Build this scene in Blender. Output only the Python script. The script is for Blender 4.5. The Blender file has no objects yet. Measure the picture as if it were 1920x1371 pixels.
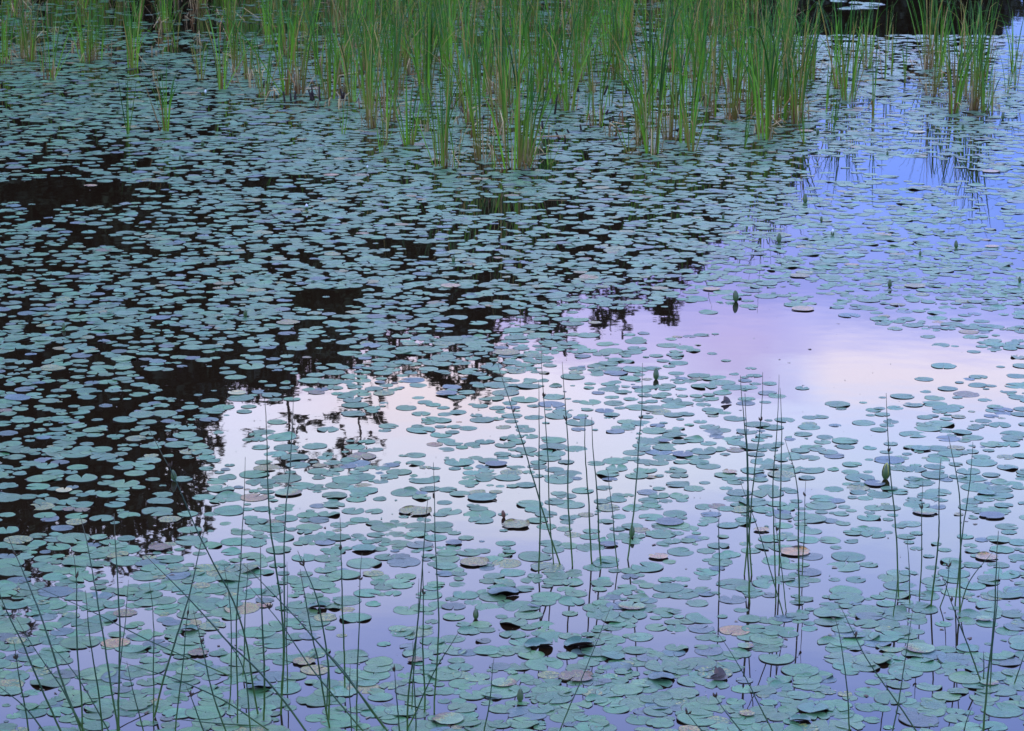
import bpy, math, random
import numpy as np
from mathutils import Vector

random.seed(7)
rng = np.random.default_rng(11)
S = bpy.context.scene
COL = S.collection
rad = math.radians

# ------------------------------------------------------------------ camera
F = 4600.0                      # focal length in photo pixels (photo 1920 wide)
CAM_H = 2.65
DIP = rad(12.7)
cam_d = bpy.data.cameras.new('camera')
cam = bpy.data.objects.new('camera', cam_d)
COL.objects.link(cam)
cam.location = (0, 0, CAM_H)
cam.rotation_euler = (math.pi/2 - DIP, 0, 0)
cam_d.sensor_width = 36.0
cam_d.lens = 36.0*F/1920
cam_d.clip_start = 0.05
cam_d.clip_end = 3000
cam_d.dof.use_dof = True
cam_d.dof.focus_distance = 10.5
cam_d.dof.aperture_fstop = 20
S.camera = cam
FWD = np.array([0, math.cos(DIP), -math.sin(DIP)])
UP = np.array([0, math.sin(DIP), math.cos(DIP)])


def ray(u, v):
    return np.array([1., 0, 0])*((u-960)/F) + FWD - UP*((v-685.5)/F)


def W(u, v, z=0.0):
    """where the line of sight through a photo pixel meets the level z"""
    d = ray(u, v)
    t = (z-CAM_H)/d[2]
    return np.array([d[0]*t, d[1]*t, z])


def at_depth(u, v, y):
    d = ray(u, v)
    t = y/d[1]
    return np.array([d[0]*t, y, CAM_H+d[2]*t])


def to_px(p):
    q = np.asarray(p, float)-np.array([0, 0, CAM_H])
    w = q@FWD
    return 960+F*q[0]/w, 685.5-F*(q@UP)/w


def dist(v):
    return CAM_H/math.sin(DIP+math.atan((v-685.5)/F))


# ------------------------------------------------------------------ scene helpers
def tag(o, label=None, cat=None, group=None, kind=None):
    if label: o['label'] = label
    if cat: o['category'] = cat
    if group: o['group'] = group
    if kind: o['kind'] = kind
    return o


def empty(name, loc, rz=0.0, sc=1.0):
    o = bpy.data.objects.new(name, None)
    COL.objects.link(o)
    o.location = [float(c) for c in loc]
    o.rotation_euler = (0, 0, rz)
    o.scale = (sc, sc, sc)
    o.empty_display_size = .05
    return o


def mesh(name, V, F_, mat, uv=None, tint=None, smooth=True):
    """mesh data from arrays: V (n,3), F_ an array of quads or list of faces, uv and tint per vertex"""
    me = bpy.data.meshes.new(name)
    V = np.asarray(V, np.float32)
    if isinstance(F_, np.ndarray):
        k = F_.shape[1]
        n = len(F_)
        me.vertices.add(len(V)); me.vertices.foreach_set('co', V.ravel())
        me.loops.add(n*k); me.loops.foreach_set('vertex_index', F_.astype(np.int32).ravel())
        me.polygons.add(n); me.polygons.foreach_set('loop_start', np.arange(0, n*k, k, dtype=np.int32))
        me.update(calc_edges=True)
    else:
        me.from_pydata([tuple(map(float, p)) for p in V], [], [tuple(map(int, f)) for f in F_])
    if uv is not None:
        li = np.empty(len(me.loops), np.int32); me.loops.foreach_get('vertex_index', li)
        l = me.uv_layers.new(name='disc')
        l.data.foreach_set('uv', np.asarray(uv, np.float32)[li].ravel())
    if tint is not None:
        a = me.attributes.new('tint', 'FLOAT_COLOR', 'POINT')
        a.data.foreach_set('color', np.asarray(tint, np.float32).ravel())
    if smooth:
        me.polygons.foreach_set('use_smooth', np.ones(len(me.polygons), bool))
    me.materials.append(mat)
    me.validate()
    return me


def obj(name, me, parent=None, loc=(0, 0, 0)):
    o = bpy.data.objects.new(name, me)
    COL.objects.link(o)
    if parent is not None:
        o.parent = parent
    o.location = [float(c) for c in loc]
    return o


class MB:
    """collects geometry for one mesh"""
    def __init__(s): s.V, s.F, s.T, s.n = [], [], [], 0

    def add(s, V, F_, T):
        V = np.asarray(V, float)
        s.V.append(V); s.T.append(np.broadcast_to(np.asarray(T, float), (len(V), 4)))
        for f in F_: s.F.append(tuple(int(i)+s.n for i in f))
        s.n += len(V)

    def mesh(s, name, mat, smooth=True):
        return mesh(name, np.concatenate(s.V), s.F, mat, tint=np.concatenate(s.T), smooth=smooth)


def tube(mb, pts, rads, tints, sides=6):
    pts = np.asarray(pts, float); n = len(pts)
    tg = np.gradient(pts, axis=0); tg /= np.linalg.norm(tg, axis=1)[:, None]
    ref = np.array([0, 0, 1.]) if abs(tg[0][2]) < .8 else np.array([1., 0, 0])
    V, T = [], []
    for i in range(n):
        a = np.cross(tg[i], ref); a /= np.linalg.norm(a); b = np.cross(tg[i], a)
        for k in range(sides):
            w = 2*math.pi*k/sides
            V.append(pts[i]+rads[i]*(math.cos(w)*a+math.sin(w)*b)); T.append(tints[i])
    Fs = []
    for i in range(n-1):
        for k in range(sides):
            k2 = (k+1) % sides
            Fs.append((i*sides+k, i*sides+k2, (i+1)*sides+k2, (i+1)*sides+k))
    Fs.append(tuple(range(sides))[::-1]); Fs.append(tuple((n-1)*sides+k for k in range(sides)))
    mb.add(V, Fs, np.array(T))


# ------------------------------------------------------------------ materials
def new_mat(name):
    m = bpy.data.materials.new(name); m.use_nodes = True
    nt = m.node_tree; nt.nodes.clear()
    out = nt.nodes.new('ShaderNodeOutputMaterial')
    b = nt.nodes.new('ShaderNodeBsdfPrincipled')
    nt.links.new(b.outputs[0], out.inputs[0])
    return m, nt, b, out


def N(nt, typ, **kw):
    n = nt.nodes.new(typ)
    for k, v in kw.items():
        if k.startswith('i_'): n.inputs[k[2:].replace('_', ' ')].default_value = v
        else: setattr(n, k, v)
    return n


def math_(nt, op, a, b=None, c=None, clamp=False):
    n = nt.nodes.new('ShaderNodeMath'); n.operation = op; n.use_clamp = clamp
    for i, x in enumerate((a, b, c)):
        if x is None: continue
        if isinstance(x, (int, float)): n.inputs[i].default_value = x
        else: nt.links.new(x, n.inputs[i])
    return n.outputs[0]


def mix(nt, fac, a, b, mode='MIX'):
    n = nt.nodes.new('ShaderNodeMix'); n.data_type = 'RGBA'; n.blend_type = mode
    for s, x in ((n.inputs['Factor'], fac), (n.inputs['A'], a), (n.inputs['B'], b)):
        if isinstance(x, (int, float)): s.default_value = x
        elif isinstance(x, tuple): s.default_value = (*x, 1) if len(x) == 3 else x
        else: nt.links.new(x, s)
    return n.outputs['Result']


def ramp01(nt, x, lo, hi):
    n = nt.nodes.new('ShaderNodeMapRange'); n.interpolation_type = 'SMOOTHSTEP'
    n.inputs['From Min'].default_value = lo; n.inputs['From Max'].default_value = hi
    nt.links.new(x, n.inputs['Value'])
    return n.outputs[0]


def noise(nt, scale, detail=4, rough=.55, vec=None):
    n = N(nt, 'ShaderNodeTexNoise'); n.inputs['Scale'].default_value = scale
    n.inputs['Detail'].default_value = detail; n.inputs['Roughness'].default_value = rough
    if vec is not None: nt.links.new(vec, n.inputs['Vector'])
    return n.outputs['Fac']


def make_pad_mat():
    m, nt, b, out = new_mat('lily_pad_skin')
    geo = N(nt, 'ShaderNodeNewGeometry')
    at = N(nt, 'ShaderNodeAttribute', attribute_name='tint')
    uv = N(nt, 'ShaderNodeUVMap', uv_map='disc')
    sep = N(nt, 'ShaderNodeSeparateXYZ'); nt.links.new(uv.outputs[0], sep.inputs[0])
    x, y = sep.outputs[0], sep.outputs[1]
    r = math_(nt, 'SQRT', math_(nt, 'ADD', math_(nt, 'MULTIPLY', x, x), math_(nt, 'MULTIPLY', y, y)))
    ang = math_(nt, 'ARCTAN2', y, x)
    pos = geo.outputs['Position']
    n1 = noise(nt, 22, 5, .6, pos)
    n2 = noise(nt, 95, 4, .6, pos)
    n3 = noise(nt, 260, 2, .5, pos)
    # veins: nineteen pale ridges from the centre
    ve = math_(nt, 'ABSOLUTE', math_(nt, 'SINE', math_(nt, 'MULTIPLY', math_(nt, 'ADD', ang, math_(nt, 'MULTIPLY', n1, .25)), 8.5)))
    ve = math_(nt, 'SUBTRACT', 1.0, ramp01(nt, ve, 0.0, .22))
    ve = math_(nt, 'MULTIPLY', ve, math_(nt, 'MULTIPLY', ramp01(nt, r, .05, .2), math_(nt, 'SUBTRACT', 1.0, ramp01(nt, r, .6, .95))))
    c = mix(nt, ramp01(nt, n1, .35, .7), mix(nt, 1.0, at.outputs['Color'], (.70, .78, .78), 'MULTIPLY'), mix(nt, 1.0, at.outputs['Color'], (1.28, 1.16, 1.1), 'MULTIPLY'))
    c = mix(nt, math_(nt, 'MULTIPLY', ve, .42), c, (.13, .24, .15))
    # ageing: yellow patches, then brown spots, where the leaf is old (alpha of its tint)
    age = at.outputs['Alpha']
    w = math_(nt, 'ADD', math_(nt, 'MULTIPLY', age, .62), math_(nt, 'ADD', math_(nt, 'MULTIPLY', r, .10), math_(nt, 'SUBTRACT', n2, .55)))
    c = mix(nt, math_(nt, 'MULTIPLY', ramp01(nt, w, .24, .36), ramp01(nt, age, .02, .2)), c, (.36, .33, .07))
    c = mix(nt, math_(nt, 'MULTIPLY', ramp01(nt, w, .38, .5), ramp01(nt, age, .05, .25)), c, (.30, .12, .055))
    w2 = math_(nt, 'ADD', math_(nt, 'MULTIPLY', age, .3), n3)
    c = mix(nt, math_(nt, 'MULTIPLY', ramp01(nt, w2, .64, .70), .8), c, (.035, .04, .025))
    n4 = noise(nt, 420, 1, .5, pos)
    c = mix(nt, math_(nt, 'MULTIPLY', ramp01(nt, n4, .74, .78), .7), c, (.30, .38, .34))
    # reddish dark margin and purple-brown underside of the leaf
    c = mix(nt, math_(nt, 'MULTIPLY', ramp01(nt, r, .93, .985), .9), c, (.036, .042, .022))
    c = mix(nt, geo.outputs['Backfacing'], c, (.07, .035, .03))
    nt.links.new(c, b.inputs['Base Color'])
    ro = N(nt, 'ShaderNodeMapRange'); ro.inputs['To Min'].default_value = .27; ro.inputs['To Max'].default_value = .47
    nt.links.new(n1, ro.inputs['Value']); nt.links.new(ro.outputs[0], b.inputs['Roughness'])
    b.inputs['Specular IOR Level'].default_value = .5
    bu = N(nt, 'ShaderNodeBump'); bu.inputs['Strength'].default_value = .8; bu.inputs['Distance'].default_value = .004
    hh = math_(nt, 'ADD', math_(nt, 'MULTIPLY', ve, .35), math_(nt, 'MULTIPLY', n2, .8))
    nt.links.new(hh, bu.inputs['Height']); nt.links.new(bu.outputs[0], b.inputs['Normal'])
    return m


def make_tint_mat(name, rough=.5, spec=.4, nscale=60, namt=.35, trans=0.0):
    """plant tissue: the colour of each blade or bract is stored with its mesh"""
    m, nt, b, out = new_mat(name)
    at = N(nt, 'ShaderNodeAttribute', attribute_name='tint')
    geo = N(nt, 'ShaderNodeNewGeometry')
    n = noise(nt, nscale, 3, .6, geo.outputs['Position'])
    c = mix(nt, n, mix(nt, 1.0, at.outputs['Color'], (1-namt,)*3, 'MULTIPLY'), mix(nt, 1.0, at.outputs['Color'], (1+namt,)*3, 'MULTIPLY'))
    nt.links.new(c, b.inputs['Base Color'])
    b.inputs['Roughness'].default_value = rough
    b.inputs['Specular IOR Level'].default_value = spec
    if trans:
        t = N(nt, 'ShaderNodeBsdfTranslucent'); nt.links.new(c, t.inputs[0])
        ms = N(nt, 'ShaderNodeMixShader'); ms.inputs[0].default_value = trans
        nt.links.new(b.outputs[0], ms.inputs[1]); nt.links.new(t.outputs[0], ms.inputs[2])
        nt.links.new(ms.outputs[0], out.inputs[0])
    return m


def make_water_mat():
    m, nt, b, out = new_mat('pond_water')
    geo = N(nt, 'ShaderNodeNewGeometry')
    b.inputs['Base Color'].default_value = (.015, .008, .004, 1)
    b.inputs['IOR'].default_value = 1.333
    b.inputs['Specular IOR Level'].default_value = .5
    b.inputs['Roughness'].default_value = .012
    n = noise(nt, 2.3, 2, .5, geo.outputs['Position'])
    n_ = noise(nt, 14, 2, .5, geo.outputs['Position'])
    bu = N(nt, 'ShaderNodeBump'); bu.inputs['Strength'].default_value = 1.0; bu.inputs['Distance'].default_value = .0007
    nt.links.new(math_(nt, 'ADD', n, math_(nt, 'MULTIPLY', n_, .07)), bu.inputs['Height'])
    nt.links.new(bu.outputs[0], b.inputs['Normal'])
    return m


def make_ground_mat():
    m, nt, b, out = new_mat('shore_soil')
    geo = N(nt, 'ShaderNodeNewGeometry')
    n = noise(nt, .7, 6, .6, geo.outputs['Position'])
    n2 = noise(nt, 9, 5, .6, geo.outputs['Position'])
    c = mix(nt, ramp01(nt, n, .4, .6), (.022, .028, .012), (.035, .026, .016))
    c = mix(nt, n2, mix(nt, 1.0, c, (.6, .6, .6), 'MULTIPLY'), mix(nt, 1.0, c, (1.4, 1.4, 1.3), 'MULTIPLY'))
    nt.links.new(c, b.inputs['Base Color']); b.inputs['Roughness'].default_value = .9
    bu = N(nt, 'ShaderNodeBump'); bu.inputs['Distance'].default_value = .15
    nt.links.new(n2, bu.inputs['Height']); nt.links.new(bu.outputs[0], b.inputs['Normal'])
    return m


M_PAD = make_pad_mat()
M_REED = make_tint_mat('reed_blade', .45, .4, 40, .3, .25)
M_DRY = make_tint_mat('dry_reed', .75, .2, 50, .4)
M_RUSH = make_tint_mat('rush_stem', .45, .4, 30, .25)
M_BUD = make_tint_mat('bud_tissue', .4, .5, 90, .25)
M_BARK = make_tint_mat('bark', .9, .1, 12, .4)
M_NEEDLE = make_tint_mat('needles', .65, .25, 3, .5)
M_LITTER = make_tint_mat('leaf_litter', .7, .3, 70, .4)
M_WATER = make_water_mat()
M_GROUND = make_ground_mat()

# ------------------------------------------------------------------ world: dusk sky
SUN_EL, SUN_AZ = rad(4.0), rad(-2.0)
wd = bpy.data.worlds.new('World'); S.world = wd; wd.use_nodes = True
nt = wd.node_tree; nt.nodes.clear()
wo = N(nt, 'ShaderNodeOutputWorld'); bg = N(nt, 'ShaderNodeBackground')
nt.links.new(bg.outputs[0], wo.inputs[0]); bg.inputs['Strength'].default_value = .1
sky = N(nt, 'ShaderNodeTexSky', sky_type='NISHITA', sun_disc=False, sun_elevation=SUN_EL, sun_rotation=SUN_AZ)
tc = N(nt, 'ShaderNodeTexCoord')
vdir = tc.outputs['Generated']
sp = N(nt, 'ShaderNodeSeparateXYZ'); nt.links.new(vdir, sp.inputs[0])
elev = math_(nt, 'MULTIPLY', math_(nt, 'ARCSINE', sp.outputs[2]), 180/math.pi)
azim = math_(nt, 'MULTIPLY', math_(nt, 'ARCTAN2', sp.outputs[0], sp.outputs[1]), 180/math.pi)
cv = N(nt, 'ShaderNodeCombineXYZ'); nt.links.new(azim, cv.inputs[0]); nt.links.new(math_(nt, 'MULTIPLY', elev, 2.2), cv.inputs[1])
cn = noise(nt, .16, 4, .5, cv.outputs[0])
cn2 = noise(nt, .45, 4, .55, cv.outputs[0])
wob = math_(nt, 'ADD', math_(nt, 'MULTIPLY', math_(nt, 'SUBTRACT', cn, .5), 3.5), math_(nt, 'MULTIPLY', math_(nt, 'SUBTRACT', cn2, .5), 1.2))
el2 = math_(nt, 'ADD', elev, wob)
cr = N(nt, 'ShaderNodeValToRGB'); cr.color_ramp.interpolation = 'EASE'
SKY = [(0, (.46, .58, 1.40)), (5.5, (.48, .62, 1.5)), (8.5, (.62, .76, 2.1)), (10.6, (1.02, 1.06, 2.45)), (12.2, (1.85, 1.78, 3.1)),
       (13.4, (2.85, 2.95, 3.95)), (15.2, (3.0, 3.2, 4.0)), (17.5, (2.2, 2.5, 4.1)), (21, (1.42, 1.85, 4.0)), (30, (1.1, 1.4, 2.6)), (60, (.82, 1.12, 1.85)), (90, (.78, 1.08, 1.7))]
els = cr.color_ramp.elements
while len(els) < len(SKY): els.new(.5)
for e_, (deg, c) in zip(els, SKY):
    e_.position = deg/90.0
for e_, (deg, c) in zip(els, SKY):
    e_.color = (*[k/4 for k in c], 1)
nt.links.new(math_(nt, 'DIVIDE', el2, 90), cr.inputs[0])


def glow(az, el, saz, sel, amt):
    a = math_(nt, 'DIVIDE', math_(nt, 'SUBTRACT', azim, az), saz); e = math_(nt, 'DIVIDE', math_(nt, 'SUBTRACT', elev, el), sel)
    q = math_(nt, 'ADD', math_(nt, 'MULTIPLY', a, a), math_(nt, 'MULTIPLY', e, e))
    return math_(nt, 'MULTIPLY', math_(nt, 'EXPONENT', math_(nt, 'MULTIPLY', q, -1)), amt)


col = mix(nt, 1.0, cr.outputs[0], (4, 4, 4), 'MULTIPLY')
col = mix(nt, ramp01(nt, azim, 1.0, 10.5), col, mix(nt, 1.0, col, (.80, .90, 1.02), 'MULTIPLY'))   # the air is bluer to the right
col = mix(nt, math_(nt, 'MULTIPLY', ramp01(nt, azim, 3.0, 9.0), math_(nt, 'SUBTRACT', 1.0, ramp01(nt, elev, 8.5, 12.0))), col, mix(nt, 1.0, col, (.78, 1.10, 1.10), 'MULTIPLY'))
col = mix(nt, glow(-2.0, 13.2, 3.5, 1.2, .75), col, (3.25, 2.75, 2.9))       # rosy bank of cloud over the trees
edge = ramp01(nt, math_(nt, 'ADD', azim, math_(nt, 'MULTIPLY', wob, .5)), 6.5, 7.9)
band = math_(nt, 'MULTIPLY', edge, glow(9.0, 12.75, 9.0, .8, .85))
col = mix(nt, glow(5.4, 12.3, 1.5, 1.1, .7), col, (1.65, 1.4, 2.6))        # violet gap left of the lit cloud
col = mix(nt, band, col, (3.05, 2.75, 3.2))                               # cloud edge that still catches the light
sky_part = mix(nt, 1.0, sky.outputs[0], (.05, .05, .06), 'MULTIPLY')
col = mix(nt, 1.0, mix(nt, 1.0, col, (10, 10, 10), 'MULTIPLY'), sky_part, 'ADD')
nt.links.new(col, bg.inputs[0])

sun_d = bpy.data.lights.new('sun', 'SUN'); sun_d.energy = .25; sun_d.angle = rad(12); sun_d.color = (1, .82, .7)
sun = bpy.data.objects.new('sun', sun_d); COL.objects.link(sun)
sv = Vector((math.sin(SUN_AZ)*math.cos(SUN_EL), math.cos(SUN_AZ)*math.cos(SUN_EL), math.sin(SUN_EL)))
sun.rotation_euler = (-sv).to_track_quat('-Z', 'Y').to_euler(); sun.location = (0, 60, 40)

# ------------------------------------------------------------------ ground and water
def sm(x, a, b):
    t = np.clip((x-a)/(b-a), 0, 1); return t*t*(3-2*t)


def shore_y(x): return 45+35*sm(x, 5.0, 9.0)+1.5*np.sin(x*.35)


def ground_h(x, y):
    far = (y-shore_y(x))
    hill = .35*sm(far, -1, 2)+2.6*sm(far, 1, 18)*(1-sm(x, 4, 12))+5.5*sm(far, 8, 45)*(1-sm(x, 2, 14))+.5*sm(far, 2, 20)
    side = .8*sm(np.abs(x), 40, 46)+2*sm(np.abs(x), 48, 90)
    near = 1.1*sm(-y, -3.2, 1.0)
    out_ = np.maximum(np.maximum(hill, side), near)
    wet = (1-sm(far, -3, 0))*(1-sm(np.abs(x), 37, 41))*(1-sm(-y, -4.2, -3.0))
    return out_-.7*wet+.12*np.sin(x*.9)*np.cos(y*.7)*(1-wet)


gx = np.concatenate([np.linspace(-900, -100, 9), np.linspace(-92, 92, 120), np.linspace(100, 900, 9)])
gy = np.concatenate([np.linspace(-600, -30, 8), np.linspace(-24, 130, 130), np.linspace(140, 1200, 10)])
GX, GY = np.meshgrid(gx, gy)
V = np.stack([GX, GY, ground_h(GX, GY)], -1).reshape(-1, 3)
nx, ny = len(gx), len(gy)
ii = (np.arange(ny-1)[:, None]*nx+np.arange(nx-1)).ravel()
tag(obj('ground', mesh('ground', V, np.stack([ii, ii+1, ii+1+nx, ii+nx], 1), M_GROUND)), kind='structure')
wv = np.array([[-60, -6, 0], [60, -6, 0], [60, 110, 0], [-60, 110, 0]], float)
tag(obj('water', mesh('water', wv, np.array([[0, 1, 2, 3]]), M_WATER, smooth=False)), kind='structure')

# ------------------------------------------------------------------ lily pads
def pad_template(seed, seg, rings, skirt, curl=1.0, torn=0.0):
    """one lily pad of radius 1: a round floating leaf with a slit, gently uneven; returns verts, disc coordinates, quads"""
    R = np.random.default_rng(seed)
    half = R.choice([.015, .04, .1, .2, .3], p=[.25, .3, .22, .15, .08])
    ks = np.linspace(0, 1, seg)
    p = R.uniform(0, 6.28, 8)
    sx = R.uniform(.9, 1.06)
    bites = [(R.uniform(.7, 5.6), R.uniform(.1, .35)*torn, R.uniform(.05, .22)) for _ in range(int(1+4*torn))] if torn else []
    lift_th, lift = R.uniform(0, 6.28), (R.uniform(.1, .5)*curl if R.random() < .5 else 0)
    V, UVs = [], []
    rr = list(rings)+([rings[-1]] if skirt else [])
    for j, r in enumerate(rr):
        h = half*(.35+.65*r)
        th = h+ks*(2*math.pi-2*h)
        dth = np.minimum(th, 2*math.pi-th)
        Rm = 1+.02*np.sin(2*th+p[0])+.016*np.sin(3*th+p[1])+.008*np.sin(7*th+p[2])-.14*np.exp(-(dth/.16)**2)
        for b0, bd, bw in bites: Rm = Rm-bd*np.exp(-((th-b0)/bw)**2)
        q = r*(1-(1-Rm)*r**2)
        z = .011*np.sin(2*th+p[3])*r*r+.009*np.sin(3*th+p[4])*r**3+.006*np.sin(6*th+p[5])*r**4-.010*(1-r)+.006
        da = np.angle(np.exp(1j*(th-lift_th)))
        z = z+lift*np.exp(-(da/.55)**2)*max(0, r-.45)**2
        z = np.maximum(z, .001)+.003
        if skirt and j == len(rr)-1: z = z-.018
        V.append(np.stack([q*np.cos(th)*sx, q*np.sin(th), z], 1))
        ru = 1.06 if (skirt and j == len(rr)-1) else r
        UVs.append(np.stack([ru*np.cos(th), ru*np.sin(th)], 1))
    V = np.concatenate(V); UVs = np.concatenate(UVs)
    fs = []
    for j in range(len(rr)-1):
        a = j*seg+np.arange(seg-1)
        fs.append(np.stack([a, a+seg, a+seg+1, a+1], 1))
    return V, UVs, np.concatenate(fs)


def fold(V, phi, c, ang, rb):
    """bends the part of a pad beyond a chord (direction phi, offset c) upwards by ang"""
    d = np.array([math.cos(phi), math.sin(phi)]); e = np.array([-d[1], d[0]])
    s = V[:, 0]*d[0]+V[:, 1]*d[1]; w = V[:, 0]*e[0]+V[:, 1]*e[1]; z = V[:, 2].copy()
    t = np.maximum(s-c, 0); a = np.minimum(t/rb, ang); ex = np.maximum(t-rb*ang, 0)
    s2 = np.minimum(s, c)+rb*np.sin(a)+ex*np.cos(ang)-(z*np.sin(a))
    z2 = rb*(1-np.cos(a))+ex*np.sin(ang)+z*np.cos(a)
    return np.stack([s2*d[0]+w*e[0], s2*d[1]+w*e[1], z2], 1)


HI = [pad_template(100+i, 34, (.03, .3, .6, .82, .93, 1.0), True, 1.0, (0 if i % 4 else .6)) for i in range(36)]
LO = [pad_template(300+i, 20, (.04, .6, .93, 1.0), True, 1.0, (0 if i % 4 else .6)) for i in range(26)]

TEAL = np.array([.070, .180, .068])


def pad_tint(R):
    k = R.random()
    j = R.uniform(.74, 1.24)*np.array([R.uniform(.8, 1.35), 1, R.uniform(.82, 1.22)])
    if k < .82: return 'teal', (*(TEAL*j), R.uniform(0, .12))
    if k < .89: return 'greyish violet', (*(np.array([.078, .118, .100])*j), R.uniform(0, .1))
    if k < .95: return 'pale green', (*(np.array([.095, .215, .095])*j), R.uniform(.1, .3))
    if k < .986: return 'yellow-flecked', (*(np.array([.10, .185, .075])*j), R.uniform(.3, .55))
    return 'pinkish brown', (*(np.array([.32, .16, .06])*j), R.uniform(.3, .8))


# how much of the water the pads cover, tenths, read off the photo in cells of 80 x 80 pixels
DENS = ["211111111233333332000000",
        "555566666677777788887776",
        "777777888888888777776676",
        "667788888776667777776555",
        "000367777777777677655555",
        "566656666655556777766655",
        "445555666655666665666666",
        "555555555565543310001356",
        "554443235555433321000023",
        "543432133332333443223333",
        "555443323333334433444334",
        "333345455444334434444444",
        "443445554444444555544444",
        "555566655555566555555655",
        "678777655556657755666666",
        "777777656667888877777755",
        "777777766767888888777766"]
DG = np.array([[int(c) for c in r] for r in DENS], float)/10
SPARSE = [  # open water read off the photo, as ellipses (u, v, ru, rv)
    (110, 357, 165, 26), (560, 345, 110, 14), (210, 268, 60, 12), (360, 705, 60, 22),  (1600, 668, 250, 58),
    (1360, 610, 130, 36), (170, 445, 80, 12), (620, 560, 60, 16), (1130, 830, 45, 28), (900, 600, 60, 14), (1560, 870, 60, 20),
    (720, 1150, 40, 20), (1780, 985, 80, 20), (1560, 310, 70, 16), (1760, 330, 90, 16), (1840, 385, 60, 14),
    (660, 1215, 40, 14), (180, 1240, 36, 12), (1530, 1205, 40, 18), (1800, 1190, 60, 20), (30, 1345, 60, 24), (1150, 605, 60, 24), (890, 742, 45, 22), (690, 800, 45, 26), (340, 895, 55, 32), (215, 1075, 50, 30), (1245, 585, 30, 20), (590, 770, 40, 18), (270, 985, 50, 26), (430, 830, 50, 18), (780, 740, 60, 24), (640, 800, 50, 18)]


def cover(u, v):
    cu = min(max(u/80-.5, 0), 22.999); cv_ = min(max(v/80-.5, 0), 15.999)
    i, j = int(cv_), int(cu); a, b = cv_-i, cu-j
    d = DG[i, j]*(1-a)*(1-b)+DG[i+1, j]*a*(1-b)+DG[i, j+1]*(1-a)*b+DG[i+1, j+1]*a*b
    for su, sv_, ru, rv in SPARSE:
        q = ((u-su)/ru)**2+((v-sv_)/rv)**2
        if q < 2.4:
            p = W(u, v); q += .55*clump(p[0]*1.7, p[1]*1.7)
            d *= min(1, max(.12 if rv != 10 else .4, q*.75-.2))
    if v < 66 and u > 1290: d = 0
    return d


PH = rng.uniform(0, 6.28, (14,)); KX = rng.normal(0, 2.6, (14, 2))


def clump(x, y):
    return float(np.mean(np.cos(KX[:, 0]*x+KX[:, 1]*y*.8+PH)))*3.0


class Grid:
    def __init__(s, c): s.c, s.d = c, {}

    def near(s, x, y, r, k):
        i, j = int(x//s.c), int(y//s.c)
        for a in (i-1, i, i+1):
            for b in (j-1, j, j+1):
                for (px, py, pr) in s.d.get((a, b), ()):
                    if (px-x)**2+(py-y)**2 < (k*(pr+r))**2: return True
        return False

    def put(s, x, y, r): s.d.setdefault((int(x//s.c), int(y//s.c)), []).append((x, y, r))


grid = Grid(.32)
pads = []       # (u, v, x, y, r)

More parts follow.
